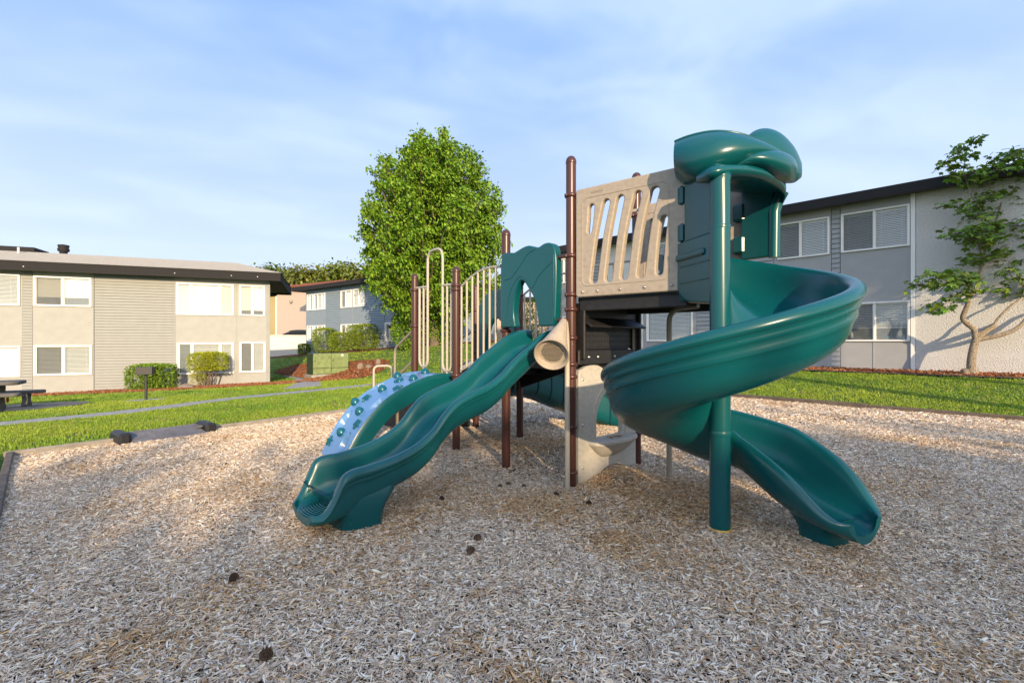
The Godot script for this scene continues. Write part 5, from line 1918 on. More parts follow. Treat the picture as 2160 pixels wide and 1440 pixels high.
func make_hood(o: Node3D) -> void:
	var mb := MB.new()
	# leaf that sweeps from the left end over the front
	lobe(mb, [[1.225, 3.54, 2.735, 2.475], [1.30, 3.48, 2.748, 2.385], [1.40, 3.42, 2.75, 2.37], [1.50, 3.38, 2.738, 2.40], [1.62, 3.36, 2.708, 2.45], [1.77, 3.37, 2.66, 2.51], [1.93, 3.43, 2.615, 2.545], [2.12, 3.53, 2.575, 2.54]], [0.16, 0.20, 0.22, 0.22, 0.20, 0.17, 0.13, 0.05], 22)
	# second fold below it, widening to the right
	lobe(mb, [[1.47, 3.35, 2.43, 2.405], [1.57, 3.33, 2.505, 2.425], [1.69, 3.32, 2.565, 2.44], [1.85, 3.36, 2.595, 2.41], [2.02, 3.46, 2.60, 2.425], [2.14, 3.58, 2.59, 2.47], [2.19, 3.68, 2.56, 2.51]], [0.02, 0.08, 0.14, 0.18, 0.18, 0.14, 0.05], 20)
	# arch band from the pole across to the right column
	lobe(mb, [[1.27, 3.26, 2.39, 2.34], [1.34, 3.17, 2.42, 2.315], [1.47, 3.18, 2.43, 2.345], [1.62, 3.25, 2.45, 2.365], [1.80, 3.36, 2.46, 2.38], [1.98, 3.52, 2.475, 2.39], [2.12, 3.68, 2.49, 2.37], [2.16, 3.80, 2.47, 2.33]], [0.02, 0.085, 0.09, 0.10, 0.11, 0.11, 0.10, 0.06], 16)
	# fold behind
	lobe(mb, [[1.80, 3.72, 2.80, 2.66], [1.90, 3.74, 2.90, 2.60], [2.02, 3.76, 2.935, 2.55], [2.14, 3.77, 2.90, 2.52], [2.25, 3.78, 2.80, 2.52], [2.31, 3.78, 2.68, 2.56]], [0.05, 0.14, 0.18, 0.17, 0.12, 0.04], 18)
	# roof sheet that joins the folds over the opening
	lobe(mb, [[1.32, 3.62, 2.60, 2.46], [1.60, 3.66, 2.66, 2.46], [1.9, 3.72, 2.68, 2.44], [2.16, 3.80, 2.60, 2.42]], [0.14, 0.30, 0.30, 0.12], 16)
	var hd := obj("hood", mb, M.teal, o)
	# moulded ridge along the upper edge of the front leaf
	var rg := MB.new()
	rg.tube(smooth_path([W(1.199, 2.716, 3.483), W(1.267, 2.722, 3.409), W(1.364, 2.723, 3.342), W(1.464, 2.713, 3.302), W(1.587, 2.689, 3.289), W(1.742, 2.648, 3.31), W(1.909, 2.608, 3.384), W(2.11, 2.572, 3.51)], 5), _taper(0.013, 0.008, 36), 8)
	obj("ridge", rg, M.teal, hd)

# ------------------------------------------------ balcony with the slotted panels
func slot(a: Vector2, m: Vector2, b: Vector2, r0: float, r1: float) -> PackedVector2Array:
	var mid := smooth_line([a, m, b], 6)
	var left := PackedVector2Array()
	var right := PackedVector2Array()
	var k := mid.size()
	for i in k:
		var tg := (mid[mini(i + 1, k - 1)] - mid[maxi(i - 1, 0)]).normalized()
		var nn := Vector2(-tg.y, tg.x)
		var r := lerpf(r0, r1, float(i) / (k - 1))
		if i == 0:
			for s in range(1, 6):
				var an := PI * s / 6
				left.append(mid[i] + (-nn * cos(an) - tg * sin(an)) * r)
		left.append(mid[i] + nn * r)
		right.append(mid[i] - nn * r)
		if i == k - 1:
			for s in range(1, 6):
				var an := PI * s / 6
				left.append(mid[i] + (nn * cos(an) + tg * sin(an)) * r)
	right.reverse()
	left.append_array(right)
	return left

func make_balcony(t: Node3D) -> void:
	var u := Vector2(0.782, -0.623)
	var y0 := 1.63
	var y1 := 2.565
	for side in 2:
		var at := Vector2(0.57, 4.14) if side == 0 else Vector2(1.235, 4.62)
		var len_ := 0.965 if side == 0 else 0.955
		var f := frame(at, 0.0, u)
		var holes := [slot(Vector2(0.154, 2.39), Vector2(0.147, 2.29), Vector2(0.135, 2.19), 0.027, 0.021),
			slot(Vector2(0.292, 2.40), Vector2(0.228, 2.12), Vector2(0.177, 1.775), 0.033, 0.033),
			slot(Vector2(0.419, 2.41), Vector2(0.358, 2.12), Vector2(0.312, 1.775), 0.033, 0.033),
			slot(Vector2(0.569, 2.415), Vector2(0.502, 2.14), Vector2(0.45, 1.78), 0.033, 0.033),
			slot(Vector2(0.712, 2.42), Vector2(0.644, 2.15), Vector2(0.594, 1.785), 0.033, 0.033),
			slot(Vector2(0.783, 2.19), Vector2(0.76, 2.0), Vector2(0.744, 1.79), 0.027, 0.028)]
		var mb := MB.new()
		mb.plate(round_rect(0.0, y0, len_, y1, 0.03, 5), holes, 0.062, 0.014, f)
		var o := obj("slotted_panel", mb, M.tan_plastic, t)
		# raised field line
		var ln := MB.new()
		for z in [0.0305, -0.0305]:
			var pts := PackedVector3Array()
			var loop := round_rect(0.07, 1.725, 0.82, 2.475, 0.05, 5)
			loop.append(loop[0])
			for p in loop:
				pts.append(f * Vector3(p.x, p.y, z))
			ln.tube(pts, 0.0042, 6)
		obj("moulding", ln, M.tan_plastic, o)
		var bl := MB.new()
		var rec := MB.new()
		for x in [0.072, 0.216, 0.421, 0.63, 0.842]:
			for s in [-1.0, 1.0]:
				var bf := f * Transform3D(Basis(Vector3.RIGHT, PI / 2 * s), Vector3(x, 1.676, s * 0.0312))
				bl.lathe([[0.0, 0.009], [0.007, 0.008], [0.011, 0.002], [0.011, 0.0]], bf, 12)
				rec.lathe([[0.0105, 0.0], [0.0165, 0.0042], [0.019, 0.001], [0.019, 0.0]], bf, 14)
		obj("bolts", bl, M.bolt_steel, o)
		obj("bolt_rims", rec, M.tan_plastic, o)
		if side == 0:
			var tm := TextMesh.new()
			tm.text = "MIRACLE"
			tm.font_size = 16
			tm.pixel_size = 0.0016
			tm.depth = 0.004
			var fnt := SystemFont.new()
			fnt.font_names = PackedStringArray(["Droid Sans"])
			fnt.font_weight = 700
			tm.font = fnt
			inst("raised_lettering", tm, M.tan_plastic, o, f * shift(0.213, 2.515, 0.0322))
		for h in [1.665, 2.53]:
			var br := MB.new()
			br.box(Vector3(0.09, 0.03, 0.03), f * shift(-0.03, h, 0), 0.006)
			obj("bracket", br, M.brown_post if h < 2.0 else M.pipe_beige, o)
	# floor of the balcony: black tray
	var f2 := frame(Vector2(0.57, 4.14), 0.0, u)
	var tray := MB.new()
	var cx := 0.47
	tray.box(Vector3(0.98, 0.05, 0.72), f2 * shift(cx, 1.615, -0.40), 0.01)
	tray.box(Vector3(0.94, 0.10, 0.03), f2 * shift(cx, 1.565, -0.05), 0.008)
	tray.box(Vector3(0.94, 0.10, 0.03), f2 * shift(cx, 1.565, -0.75), 0.008)
	tray.box(Vector3(0.03, 0.10, 0.64), f2 * shift(0.03, 1.565, -0.40), 0.008)
	tray.tube(PackedVector3Array([f2 * Vector3(0.02, 1.56, -0.1), f2 * Vector3(0.96, 1.56, -0.1)]), 0.02, 8)
	obj("balcony_floor", tray, M.black_vinyl, t)
	# riser and half step between main deck and balcony, in the plane of the two near posts
	var fs := frame(NEAR_POST, 0.0, E2)
	var st := MB.new()
	var ho := MB.new()
	perforated(st, ho, fs * shift(0.5, 1.30, 0.02), 0.86, 0.24, 5, 18)
	perforated(st, ho, fs * Transform3D(Basis(Vector3.RIGHT, -1.0), Vector3(0.5, 1.425, 0.09)), 0.84, 0.17, 2, 16)
	st.box(Vector3(0.86, 0.12, 0.025), fs * shift(0.5, 1.52, 0.05), 0.005)
	st.box(Vector3(0.93, 0.13, 0.03), fs * shift(0.5, 1.11, 0.045), 0.008)
	for x in [0.075, 0.925]:
		st.box(Vector3(0.03, 0.5, 0.12), fs * shift(x, 1.34, 0.04), 0.006)
	var so := obj("riser", st, M.black_vinyl, t)
	obj("hole_dots", ho, M.hole_shade, so)
	var bl := MB.new()
	for x in [0.17, 0.30, 0.55, 0.78]:
		bl.lathe([[0.0, 0.012], [0.01, 0.01], [0.015, 0.003], [0.015, 0.0]], fs * Transform3D(Basis(Vector3.RIGHT, PI / 2), Vector3(x, 1.11, 0.06)), 10)
	obj("bolts", bl, M.bolt_steel, so)
	for x in [0.90, 0.95]:
		pipe("upright", so, [fs * Vector3(x - 0.03, 0.98, 0.05), fs * Vector3(x - 0.03, 1.58, 0.05)], 0.012, 0.02, M.pipe_taupe)
	# bent support leg under the balcony
	pipe("support_leg", t, [W(1.45, -0.2, 4.37), W(1.45, 1.545, 4.37), W(1.62, 1.56, 4.12)], 0.024, 0.13, M.pipe_taupe)

func make_counter(t: Node3D) -> void:
	# play counter panel below the balcony, between the two near posts
	var f := frame(NEAR_POST, 0.0, E2)
	var outline := PackedVector2Array()
	outline.append_array(smooth_line([Vector2(0.075, -0.06), Vector2(0.075, 0.5), Vector2(0.078, 0.95), Vector2(0.12, 1.0), Vector2(0.2, 1.03), Vector2(0.30, 1.035), Vector2(0.37, 1.025), Vector2(0.45, 0.99), Vector2(0.53, 0.975), Vector2(0.61, 0.99), Vector2(0.70, 1.025), Vector2(0.78, 1.035), Vector2(0.88, 1.025), Vector2(0.95, 0.98), Vector2(0.955, 0.5), Vector2(0.955, -0.06)], 3))
	outline.append_array(smooth_line([Vector2(0.84, -0.06), Vector2(0.80, 0.0), Vector2(0.745, 0.035), Vector2(0.66, 0.065), Vector2(0.56, 0.075), Vector2(0.46, 0.06), Vector2(0.38, 0.02), Vector2(0.33, -0.06)], 3))
	var hole := smooth_line([Vector2(0.325, 0.36), Vector2(0.328, 0.45), Vector2(0.335, 0.56), Vector2(0.37, 0.66), Vector2(0.43, 0.74), Vector2(0.52, 0.785), Vector2(0.61, 0.74), Vector2(0.67, 0.66), Vector2(0.70, 0.56), Vector2(0.712, 0.45), Vector2(0.715, 0.36)], 3)
	var mb := MB.new()
	mb.plate(outline, [hole], 0.05, 0.012, f)
	var o := obj("counter_panel", mb, M.stone_plastic, t)
	# raised rim round the opening
	var rim := MB.new()
	var pts := PackedVector3Array()
	for p in smooth_line([Vector2(0.265, 0.34), Vector2(0.27, 0.46), Vector2(0.285, 0.60), Vector2(0.33, 0.72), Vector2(0.42, 0.81), Vector2(0.52, 0.845), Vector2(0.62, 0.81), Vector2(0.71, 0.72), Vector2(0.755, 0.60), Vector2(0.77, 0.46), Vector2(0.775, 0.34)], 4):
		pts.append(f * Vector3(p.x, p.y, 0.022))
	rim.tube(pts, 0.014, 8)
	obj("opening_rim", rim, M.stone_plastic, o)
	# ledge with rounded front and bowl-shaped underside
	var led := MB.new()
	var rings := []
	for q in [[0.345, 0.0], [0.35, 0.0], [0.345, 0.012], [0.315, 0.016], [0.305, 0.006], [0.27, -0.02], [0.22, -0.06], [0.185, -0.10], [0.165, -0.14]]:
		var ring := PackedVector3Array()
		var grow: float = q[1]
		for k in 25:
			var a := PI * k / 24
			ring.append(f * Vector3(0.545 - cos(a) * (0.315 + grow * 1.5), q[0], 0.02 + pow(sin(a), 0.6) * maxf(0.135 + grow, 0.004)))
		rings.append(ring)
	led.loft(rings, false, PackedVector2Array(), f.basis.z)
	var lid := PackedVector3Array(rings[0])
	for k in 24:
		led.tri(f * Vector3(0.545, 0.345, 0.02), lid[k], lid[k + 1])
	obj("ledge", led, M.stone_plastic, o)
	# a few chips left on the ledge
	var ch := MB.new()
	for k in 16:
		ch.tint = Color(0.36, 0.22, 0.12) * rng.randf_range(0.6, 1.3)
		ch.box(Vector3(rng.randf_range(0.02, 0.045), 0.005, 0.007), f * turned(Vector3(0.545 + rng.randfn(0, 0.06), 0.35 + rng.randf() * 0.006, 0.075 + rng.randfn(0, 0.02)), rng.randf() * TAU, rng.randfn(0, 0.2), 0))
	var lc := obj("loose_chips", ch, M.chip, o)
	lc.set_meta("kind", "stuff")
	var bl := MB.new()
	for q in [[0.13, 0.91], [0.13, 0.12], [0.93, 0.30], [0.93, 0.91], [0.13, 0.5]]:
		bl.lathe([[0.0, 0.010], [0.008, 0.008], [0.014, 0.002], [0.014, 0.0]], f * Transform3D(Basis(Vector3.RIGHT, PI / 2), Vector3(q[0], q[1], 0.025)), 12)
	obj("bolts", bl, M.bolt_steel, o)

# ------------------------------------------------ curved climber with hand holds
func make_climber(t: Node3D) -> void:
	var mid := NEAR_POST + E1 * 2.22
	var prof := [[-0.06, 0.84], [0.0, 0.862], [0.26, 0.845], [0.54, 0.755], [0.8, 0.625], [0.97, 0.475], [1.11, 0.305], [1.2, 0.15], [1.25, 0.05], [1.30, -0.06]]
	var hw := 0.31
	var pits := [[0.63, 0.25, 0.10, 0.035], [0.86, -0.19, 0.075, 0.055], [1.06, 0.2, 0.075, 0.065], [1.19, -0.1, 0.06, 0.065], [0.24, 0.17, 0.09, 0.04], [0.2, -0.17, 0.08, 0.04]]
	var place := func(s: float, w: float, lift: float) -> Vector3:
		var sl := (curve(prof, s + 0.01) - curve(prof, s - 0.01)) / 0.02
		var n2 := Vector2(-sl, 1.0).normalized()
		return W2(mid - E2 * (s + n2.x * lift) + E1 * w, curve(prof, s) + n2.y * lift)
	var rings := []
	var ns := 110
	var nw := 44
	var ramp := PackedVector2Array()
	for i in ns + 1:
		var s := lerpf(-0.06, 1.30, float(i) / ns)
		var ring := PackedVector3Array()
		for j in nw + 1:
			var w := lerpf(hw, -hw, float(j) / nw)
			var lift := 0.012 * smoothstep(0.26, 0.29, absf(w)) - 0.03 * smoothstep(0.295, 0.31, absf(w))
			for p in pits:
				var rr: float = sqrt(((s - p[0]) / p[2]) ** 2 + ((w - p[1]) / p[3]) ** 2) + 0.16 * sin(atan2(s - p[0], w - p[1]) * 3.0 + p[0] * 9.0)
				lift -= 0.06 * (1.0 - smoothstep(0.72, 0.98, rr))
			ring.append(place.call(s, w, lift))
		var depth := 0.17 + 0.02 * sin(s * 3.0)
		for q in [[-hw - 0.004, -0.05], [-hw - 0.002, -depth], [-hw + 0.03, -depth - 0.01], [-hw + 0.035, -depth + 0.03], [-hw + 0.03, -0.07], [hw - 0.03, -0.07], [hw - 0.035, -depth + 0.03], [hw - 0.03, -depth - 0.01], [hw + 0.002, -depth], [hw + 0.004, -0.05]]:
			ring.append(place.call(s, q[0], q[1]))
		rings.append(ring)
	# split: top sheet light blue, flanks teal
	var top := []
	var flank := []
	for r in rings:
		var rr: PackedVector3Array = r
		top.append(rr.slice(1, nw))
		var fl := rr.slice(nw - 1)
		fl.append_array(rr.slice(0, 2))
		flank.append(fl)
	var a := MB.new()
	a.loft(top, false, PackedVector2Array(), Vector3(-0.5, 0.8, 0.3))
	var b := MB.new()
	b.loft(flank, false, PackedVector2Array(), Vector3(0.66, -0.4, 0.75))
	var o := obj("climber", b, M.teal, t)
	obj("climbing_face", a, M.climber_blue, o)
	for q in [[0.37, 0.27], [0.39, -0.15], [0.1, 0.08], [0.68, 0.04], [0.9, 0.27], [0.97, -0.01], [1.14, 0.07]]:
		var base: Vector3 = place.call(q[0], q[1], -0.004)
		var tip: Vector3 = place.call(q[0] - 0.012, q[1], 0.06)
		var up := (tip - base).normalized()
		var side := up.cross(W2(E1, 0).normalized()).normalized()
		var k := MB.new()
		k.lathe([[0.05, 0.0], [0.052, 0.012], [0.049, 0.026], [0.040, 0.045], [0.026, 0.06], [0.010, 0.068], [0.0, 0.069]], Transform3D(Basis(side.cross(up), up, side), base), 20)
		obj("hand_hold", k, M.teal_knob, o)
	for q in [[0.46, 0.06], [0.61, -0.19], [0.83, 0.13], [1.06, -0.15], [1.2, 0.25]]:
		var base: Vector3 = place.call(q[0], q[1], -0.003)
		var up: Vector3 = (place.call(q[0], q[1], 0.06) - base).normalized()
		var side := up.cross(W2(E1, 0).normalized()).normalized()
		var xf := Transform3D(Basis(side.cross(up), up, side), base)
		var k := MB.new()
		k.lathe([[0.036, 0.0], [0.037, 0.01], [0.03, 0.024], [0.016, 0.032], [0.0, 0.034]], xf, 14)
		for n in 5:
			var an: float = TAU * n / 5 + q[0] * 5.0
			var p0 := Vector3(cos(an), 0, sin(an))
			k.tube(PackedVector3Array([xf * (p0 * 0.025 + Vector3(0, 0.014, 0)), xf * (p0 * 0.048 + Vector3(0, 0.014, 0)), xf * (p0 * 0.062 + Vector3(0, 0.004, 0))]), [0.014, 0.013, 0.008], 8)
		for n in 6:
			var an := TAU * n / 6
			var p0 := Vector3(cos(an), 0, sin(an))
			k.tube(PackedVector3Array([xf * Vector3(0, 0.035, 0), xf * (p0 * 0.018 + Vector3(0, 0.033, 0)), xf * (p0 * 0.034 + Vector3(0, 0.02, 0))]), 0.003, 5)
		obj("starfish_hold", k, M.teal_knob, o)
	# strut that carries the climber
	pipe("strut", t, [W2(mid - E2 * 0.62 + E1 * -0.2, -0.2), W2(mid - E2 * 0.62 + E1 * -0.2, 0.64)], 0.018, 0.02, M.pipe_taupe)

# ------------------------------------------------ railings
func bars(parent: Node, a: Vector2, b: Vector2, n: int, foot0: float, foot1: float, top0: float, top1: float, arch: float, called := "railing") -> void:
	var mb := MB.new()
	var tops := PackedVector3Array()
	for i in n:
		var q := float(i) / (n - 1)
		var p := a.lerp(b, q)
		var h := lerpf(top0, top1, q) + arch * sin(PI * q)
		tops.append(W2(p, h))
	mb.tube(tops, 0.013, 8)
	mb.tube(PackedVector3Array([W2(a, foot0), W2(b, foot1)]), 0.012, 8)
	var o := obj(called, mb, M.pipe_beige, parent)
	for i in n:
		var bar := MB.new()
		bar.tube(PackedVector3Array([W2(a.lerp(b, float(i) / (n - 1)), lerpf(foot0, foot1, float(i) / (n - 1))), tops[i]]), 0.0125, 8)
		obj("bar", bar, M.pipe_beige, o)

func make_rails(t: Node3D) -> void:
	# front and back barrier of the link stair
	var p2 := post_at(1, false)
	var p7 := post_at(2, false)
	bars(t, p7.lerp(p2, 0.12), p7.lerp(p2, 0.93), 8, 0.92, 1.2, 1.88, 2.02, 0.07)
	bars(t, p7.lerp(p2, 0.10) + E2, p7.lerp(p2, 0.93) + E2, 8, 0.92, 1.2, 1.86, 2.05, 0.06)
	# back of the main deck
	bars(t, post_at(0, true).lerp(post_at(1, true), 0.08), post_at(0, true).lerp(post_at(1, true), 0.92), 8, 1.24, 1.24, 2.08, 2.08, 0.0)
	# hoop gate at the head of the climber, on the front of the low deck
	var a := post_at(3, false)
	var b := post_at(2, false)
	var along := func(q: float, h: float) -> Vector3:
		return W2(a.lerp(b, q), h)
	var o := pipe("hoop_gate", t, [along.call(0.13, 1.945), along.call(0.13, 0.93), along.call(0.34, 0.93), along.call(0.34, 2.38), along.call(0.70, 2.38), along.call(0.70, 0.90), along.call(0.90, 0.90), along.call(0.90, 1.915)], 0.0165, 0.13)
	pipe("rail", o, [along.call(0.04, 1.945), along.call(0.34, 1.94)], 0.0155, 0.02)
	pipe("rail", o, [along.call(0.70, 1.925), along.call(0.96, 1.915)], 0.0155, 0.02)
	for q in [0.235, 0.80]:
		pipe("bar", o, [along.call(q, 0.84), along.call(q, 1.94)], 0.014, 0.02)

func make_transfer(t: Node3D) -> void:
	# transfer steps at the far end, black, with pipe handrails
	var a := post_at(3, false)
	var b := post_at(3, true)
	var mb := MB.new()
	var ho := MB.new()
	for k in 3:
		var h: float = [0.60, 0.42, 0.30][k]
		var o1: float = [0.05, 0.36, 0.68][k]
		var deep: float = [0.31, 0.32, 0.55][k]
		var f := frame((a + b) * 0.5 + E1 * (o1 + deep / 2), h, E1)
		mb.box(Vector3(deep, 0.05, 0.88), f * shift(0, -0.025, 0), 0.01)
		mb.box(Vector3(deep, h + 0.05, 0.03), f * shift(0, -h / 2 - 0.05, 0.42), 0.006)
		mb.box(Vector3(deep, h + 0.05, 0.03), f * shift(0, -h / 2 - 0.05, -0.42), 0.006)
	var f2 := frame(a.lerp(post_at(2, false), 0.5) + E2 * 0.22, 0.60, post_at(2, false) - a)
	perforated(mb, ho, f2, 0.84, 0.34, 6, 16)
	var o := obj("transfer_steps", mb, M.black_vinyl, t)
	obj("hole_dots", ho, M.hole_shade, o)
	for q in [[a, 0.55], [b, 0.9]]:
		var p: Vector2 = q[0]
		var end: Vector2 = p + E1 * q[1]
		pipe("handrail", t, [W2(p, 1.42), W2(end, 1.15), W2(end, 0.72), W2(p, 1.02)], 0.017, 0.08, M.pipe_taupe)
	var e := a + E1 * 1.22
	pipe("grab_loop", t, [W2(e, -0.1), W2(e, 0.88), W2(e + Vector2(0.25, 0.1), 0.88), W2(e + Vector2(0.25, 0.1), -0.1)], 0.018, 0.08)

func make_back_slide(t: Node3D) -> void:
	# slide on the far side, turning right
	var a := post_at(2, true)
	var b := post_at(3, true)
	var start := a.lerp(b, 0.35) - E2 * 0.08
	var pts := [start, start + E2 * 0.45, start + E2 * 0.9 + Vector2(0.03, -0.02), start + E2 * 1.35 + Vector2(0.16, -0.12), start + E2 * 1.75 + Vector2(0.40, -0.34), start + E2 * 2.0 + Vector2(0.75, -0.68)]
	var line := smooth_line(pts, 12)
	var total := float(line.size() - 1)
	var path := func(s: float) -> Transform3D:
		var i := clampi(int(s * total), 0, line.size() - 2)
		var f := s * total - i
		var p := line[i].lerp(line[i + 1], f)
		var tg := (line[mini(i + 2, line.size() - 1)] - line[maxi(i - 1, 0)]).normalized()
		return frame(p, 0.0, Vector2(-tg.y, tg.x))
	var bed := [[0.0, 0.80], [0.2, 0.76], [0.5, 0.50], [0.75, 0.26], [0.9, 0.17], [1.0, 0.15]]
	var wall := [[0.0, 0.2], [0.2, 0.25], [0.6, 0.27], [0.9, 0.22], [1.0, 0.08]]
	var wid := [[0.0, 0.27], [0.3, 0.30], [1.0, 0.30]]
	var mb := MB.new()
	mb.loft(slide_rings(path, bed, wall, wid, 0.0, 1.0, 48, belly), true, belly(0.2, 0.27))
	var o := obj("curved_slide", mb, M.teal, t)
	var ribs := MB.new()
	for k in 6:
		var s := 0.22 + 0.11 * k
		var pr := belly(curve(wall, s), curve(wid, s))
		for half in [pr.slice(24, 40), pr.slice(44, 60)]:
			var q := PackedVector3Array()
			for p in half:
				q.append((path.call(s) as Transform3D) * Vector3(p.x * 1.01, p.y + curve(bed, s) - 0.004, 0))
			ribs.tube(q, 0.012, 6)
	obj("ribs", ribs, M.teal_dark, o)
	var foot := MB.new()
	foot.box(Vector3(0.34, 0.3, 0.3), (path.call(0.86) as Transform3D) * shift(0, 0.03, 0), 0.05)
	obj("foot", foot, M.teal_dark, o)
	# its arched entrance
	var f := frame(a - E2 * 0.0, 0.0, E1)
	var outer := PackedVector2Array()
	outer.append_array(smooth_line([Vector2(0.06, 0.84), Vector2(0.06, 1.5), Vector2(0.10, 1.78), Vector2(0.22, 1.9), Vector2(0.45, 1.96), Vector2(0.68, 1.9), Vector2(0.80, 1.78), Vector2(0.86, 1.5), Vector2(0.86, 0.84)], 3))
	outer.append_array(smooth_line([Vector2(0.70, 0.84), Vector2(0.68, 1.2), Vector2(0.60, 1.46), Vector2(0.45, 1.57), Vector2(0.30, 1.46), Vector2(0.22, 1.2), Vector2(0.20, 0.84)], 3))
	var pa := MB.new()
	pa.plate(outer, [], 0.08, 0.016, f)
	obj("arch_panel", pa, M.teal, o)

func make_horn(t: Node3D) -> void:
	# talk tube: pipe beside the near post with a funnel on top
	var o := pipe("talk_tube", t, [W(0.475, -0.2, 4.05), W(0.47, 1.30, 4.05), W(0.455, 1.42, 4.03)], 0.022, 0.1)
	var axis := W(-0.22, -0.50, -0.84).normalized()
	var mouth := W(0.325, 1.14, 3.90)
	var top := W(0.452, 1.425, 4.02)
	var rings := []
	var spine := [top, top + W(-0.012, 0.005, -0.015), top.lerp(mouth, 0.25) + Vector3(0, 0.02, 0.01), top.lerp(mouth, 0.5) + Vector3(0, 0.02, 0.012), top.lerp(mouth, 0.75) + Vector3(0, 0.01, 0.006), mouth - axis * 0.02, mouth, mouth + axis * 0.006, mouth - axis * 0.012, mouth - axis * 0.05]
	var radii := [0.02, 0.026, 0.045, 0.072, 0.105, 0.138, 0.15, 0.140, 0.128, 0.112]
	var down := (mouth - top).normalized()
	for i in spine.size():
		var tg := down.lerp(axis, clampf(i / 5.0, 0.0, 1.0)).normalized()
		var side := tg.cross(Vector3.UP).normalized()
		var other := side.cross(tg)
		var ring := PackedVector3Array()
		for s in 32:
			var a := TAU * s / 32
			ring.append(spine[i] + (side * cos(a) + other * sin(a)) * radii[i])
		rings.append(ring)
	var mb := MB.new()
	mb.loft(rings, true)
	var horn := obj("funnel", mb, M.tan_plastic, o)
	var side := axis.cross(Vector3.UP).normalized()
	var other := side.cross(axis)
	var xf := Transform3D(Basis(side, other, -axis), mouth - axis * 0.038)
	xf.basis = Basis(side, axis, side.cross(axis))
	var pl := MB.new()
	pl.lathe([[0.0, 0.0], [0.118, 0.0]], xf, 28)
	obj("grille", pl, M.tan_plastic, horn)
	var ho := MB.new()
	for i in range(-7, 8):
		for j in range(-8, 9):
			var p := Vector2(i * 0.0135 + (0.00675 if j % 2 else 0.0), j * 0.0118)
			if p.length() < 0.092:
				ho.lathe([[0.0, 0.0015], [0.005, 0.0015], [0.005, 0.0]], xf * shift(p.x, 0, p.y), 6)  # dark disc on the grille in place of a shaded hole
	var h := obj("grille_dots", ho, M.hole_shade, horn)
	h.set_meta("kind", "stuff")


# ---------------------------------------------------------------- smaller things
func make_ramp() -> void:
	var la := Vector2(0.617, 0.786)
	var A := Vector2(-5.48, 5.17)
	var f := frame(A + la * 1.41, 0.0, la)
	var t := thing("access_ramp", "low dark rubber ramp with black end blocks on kerb", "ramp", f)
	var mb := MB.new()
	mb.box(Vector3(0.80, 0.03, 0.44), Transform3D(Basis(Vector3.RIGHT, 0.16), Vector3(0, 0.045, 0.10)), 0.008)
	var pl := obj("ramp_plate", mb, M.ramp_rubber, t)
	var rb := MB.new()
	for k in 9:
		rb.box(Vector3(0.78, 0.01, 0.016), Transform3D(Basis(Vector3.RIGHT, 0.16), Vector3(0, 0.045, 0.10)) * shift(0, 0.017, -0.19 + k * 0.047), 0.003)
	obj("tread_ribs", rb, M.ramp_rubber, pl)
	for s in [-1.0, 1.0]:
		var e := MB.new()
		e.box(Vector3(0.13, 0.15, 0.42), shift(s * 0.47, 0.06, 0.06), 0.03)
		obj("end_block", e, M.black_vinyl, t)
	var fl := MB.new()
	fl.box(Vector3(0.12, 0.02, 0.3), Transform3D(Basis(Vector3.BACK, 0.2), Vector3(0.38, 0.08, -0.02)), 0.005)
	obj("hinge_flap", fl, M.old_concrete, t)

func blob(mb: MB, c: Vector3, s: Vector3, sd: float) -> void:
	var rings := []
	for i in 9:
		var el := PI * i / 8 - PI / 2
		var ring := PackedVector3Array()
		for j in 14:
			var a := TAU * j / 14
			var dir := Vector3(cos(a) * cos(el), sin(el), sin(a) * cos(el))
			var r := 1.0 + 0.35 * bumps.get_noise_3d(dir.x * 45 + sd * 31.0, dir.y * 45, dir.z * 45)
			r = 0.5 * r + 0.5 * snappedf(r, 0.12)
			ring.append(c + dir * s * r)
		rings.append(ring)
	mb.loft(rings, true)

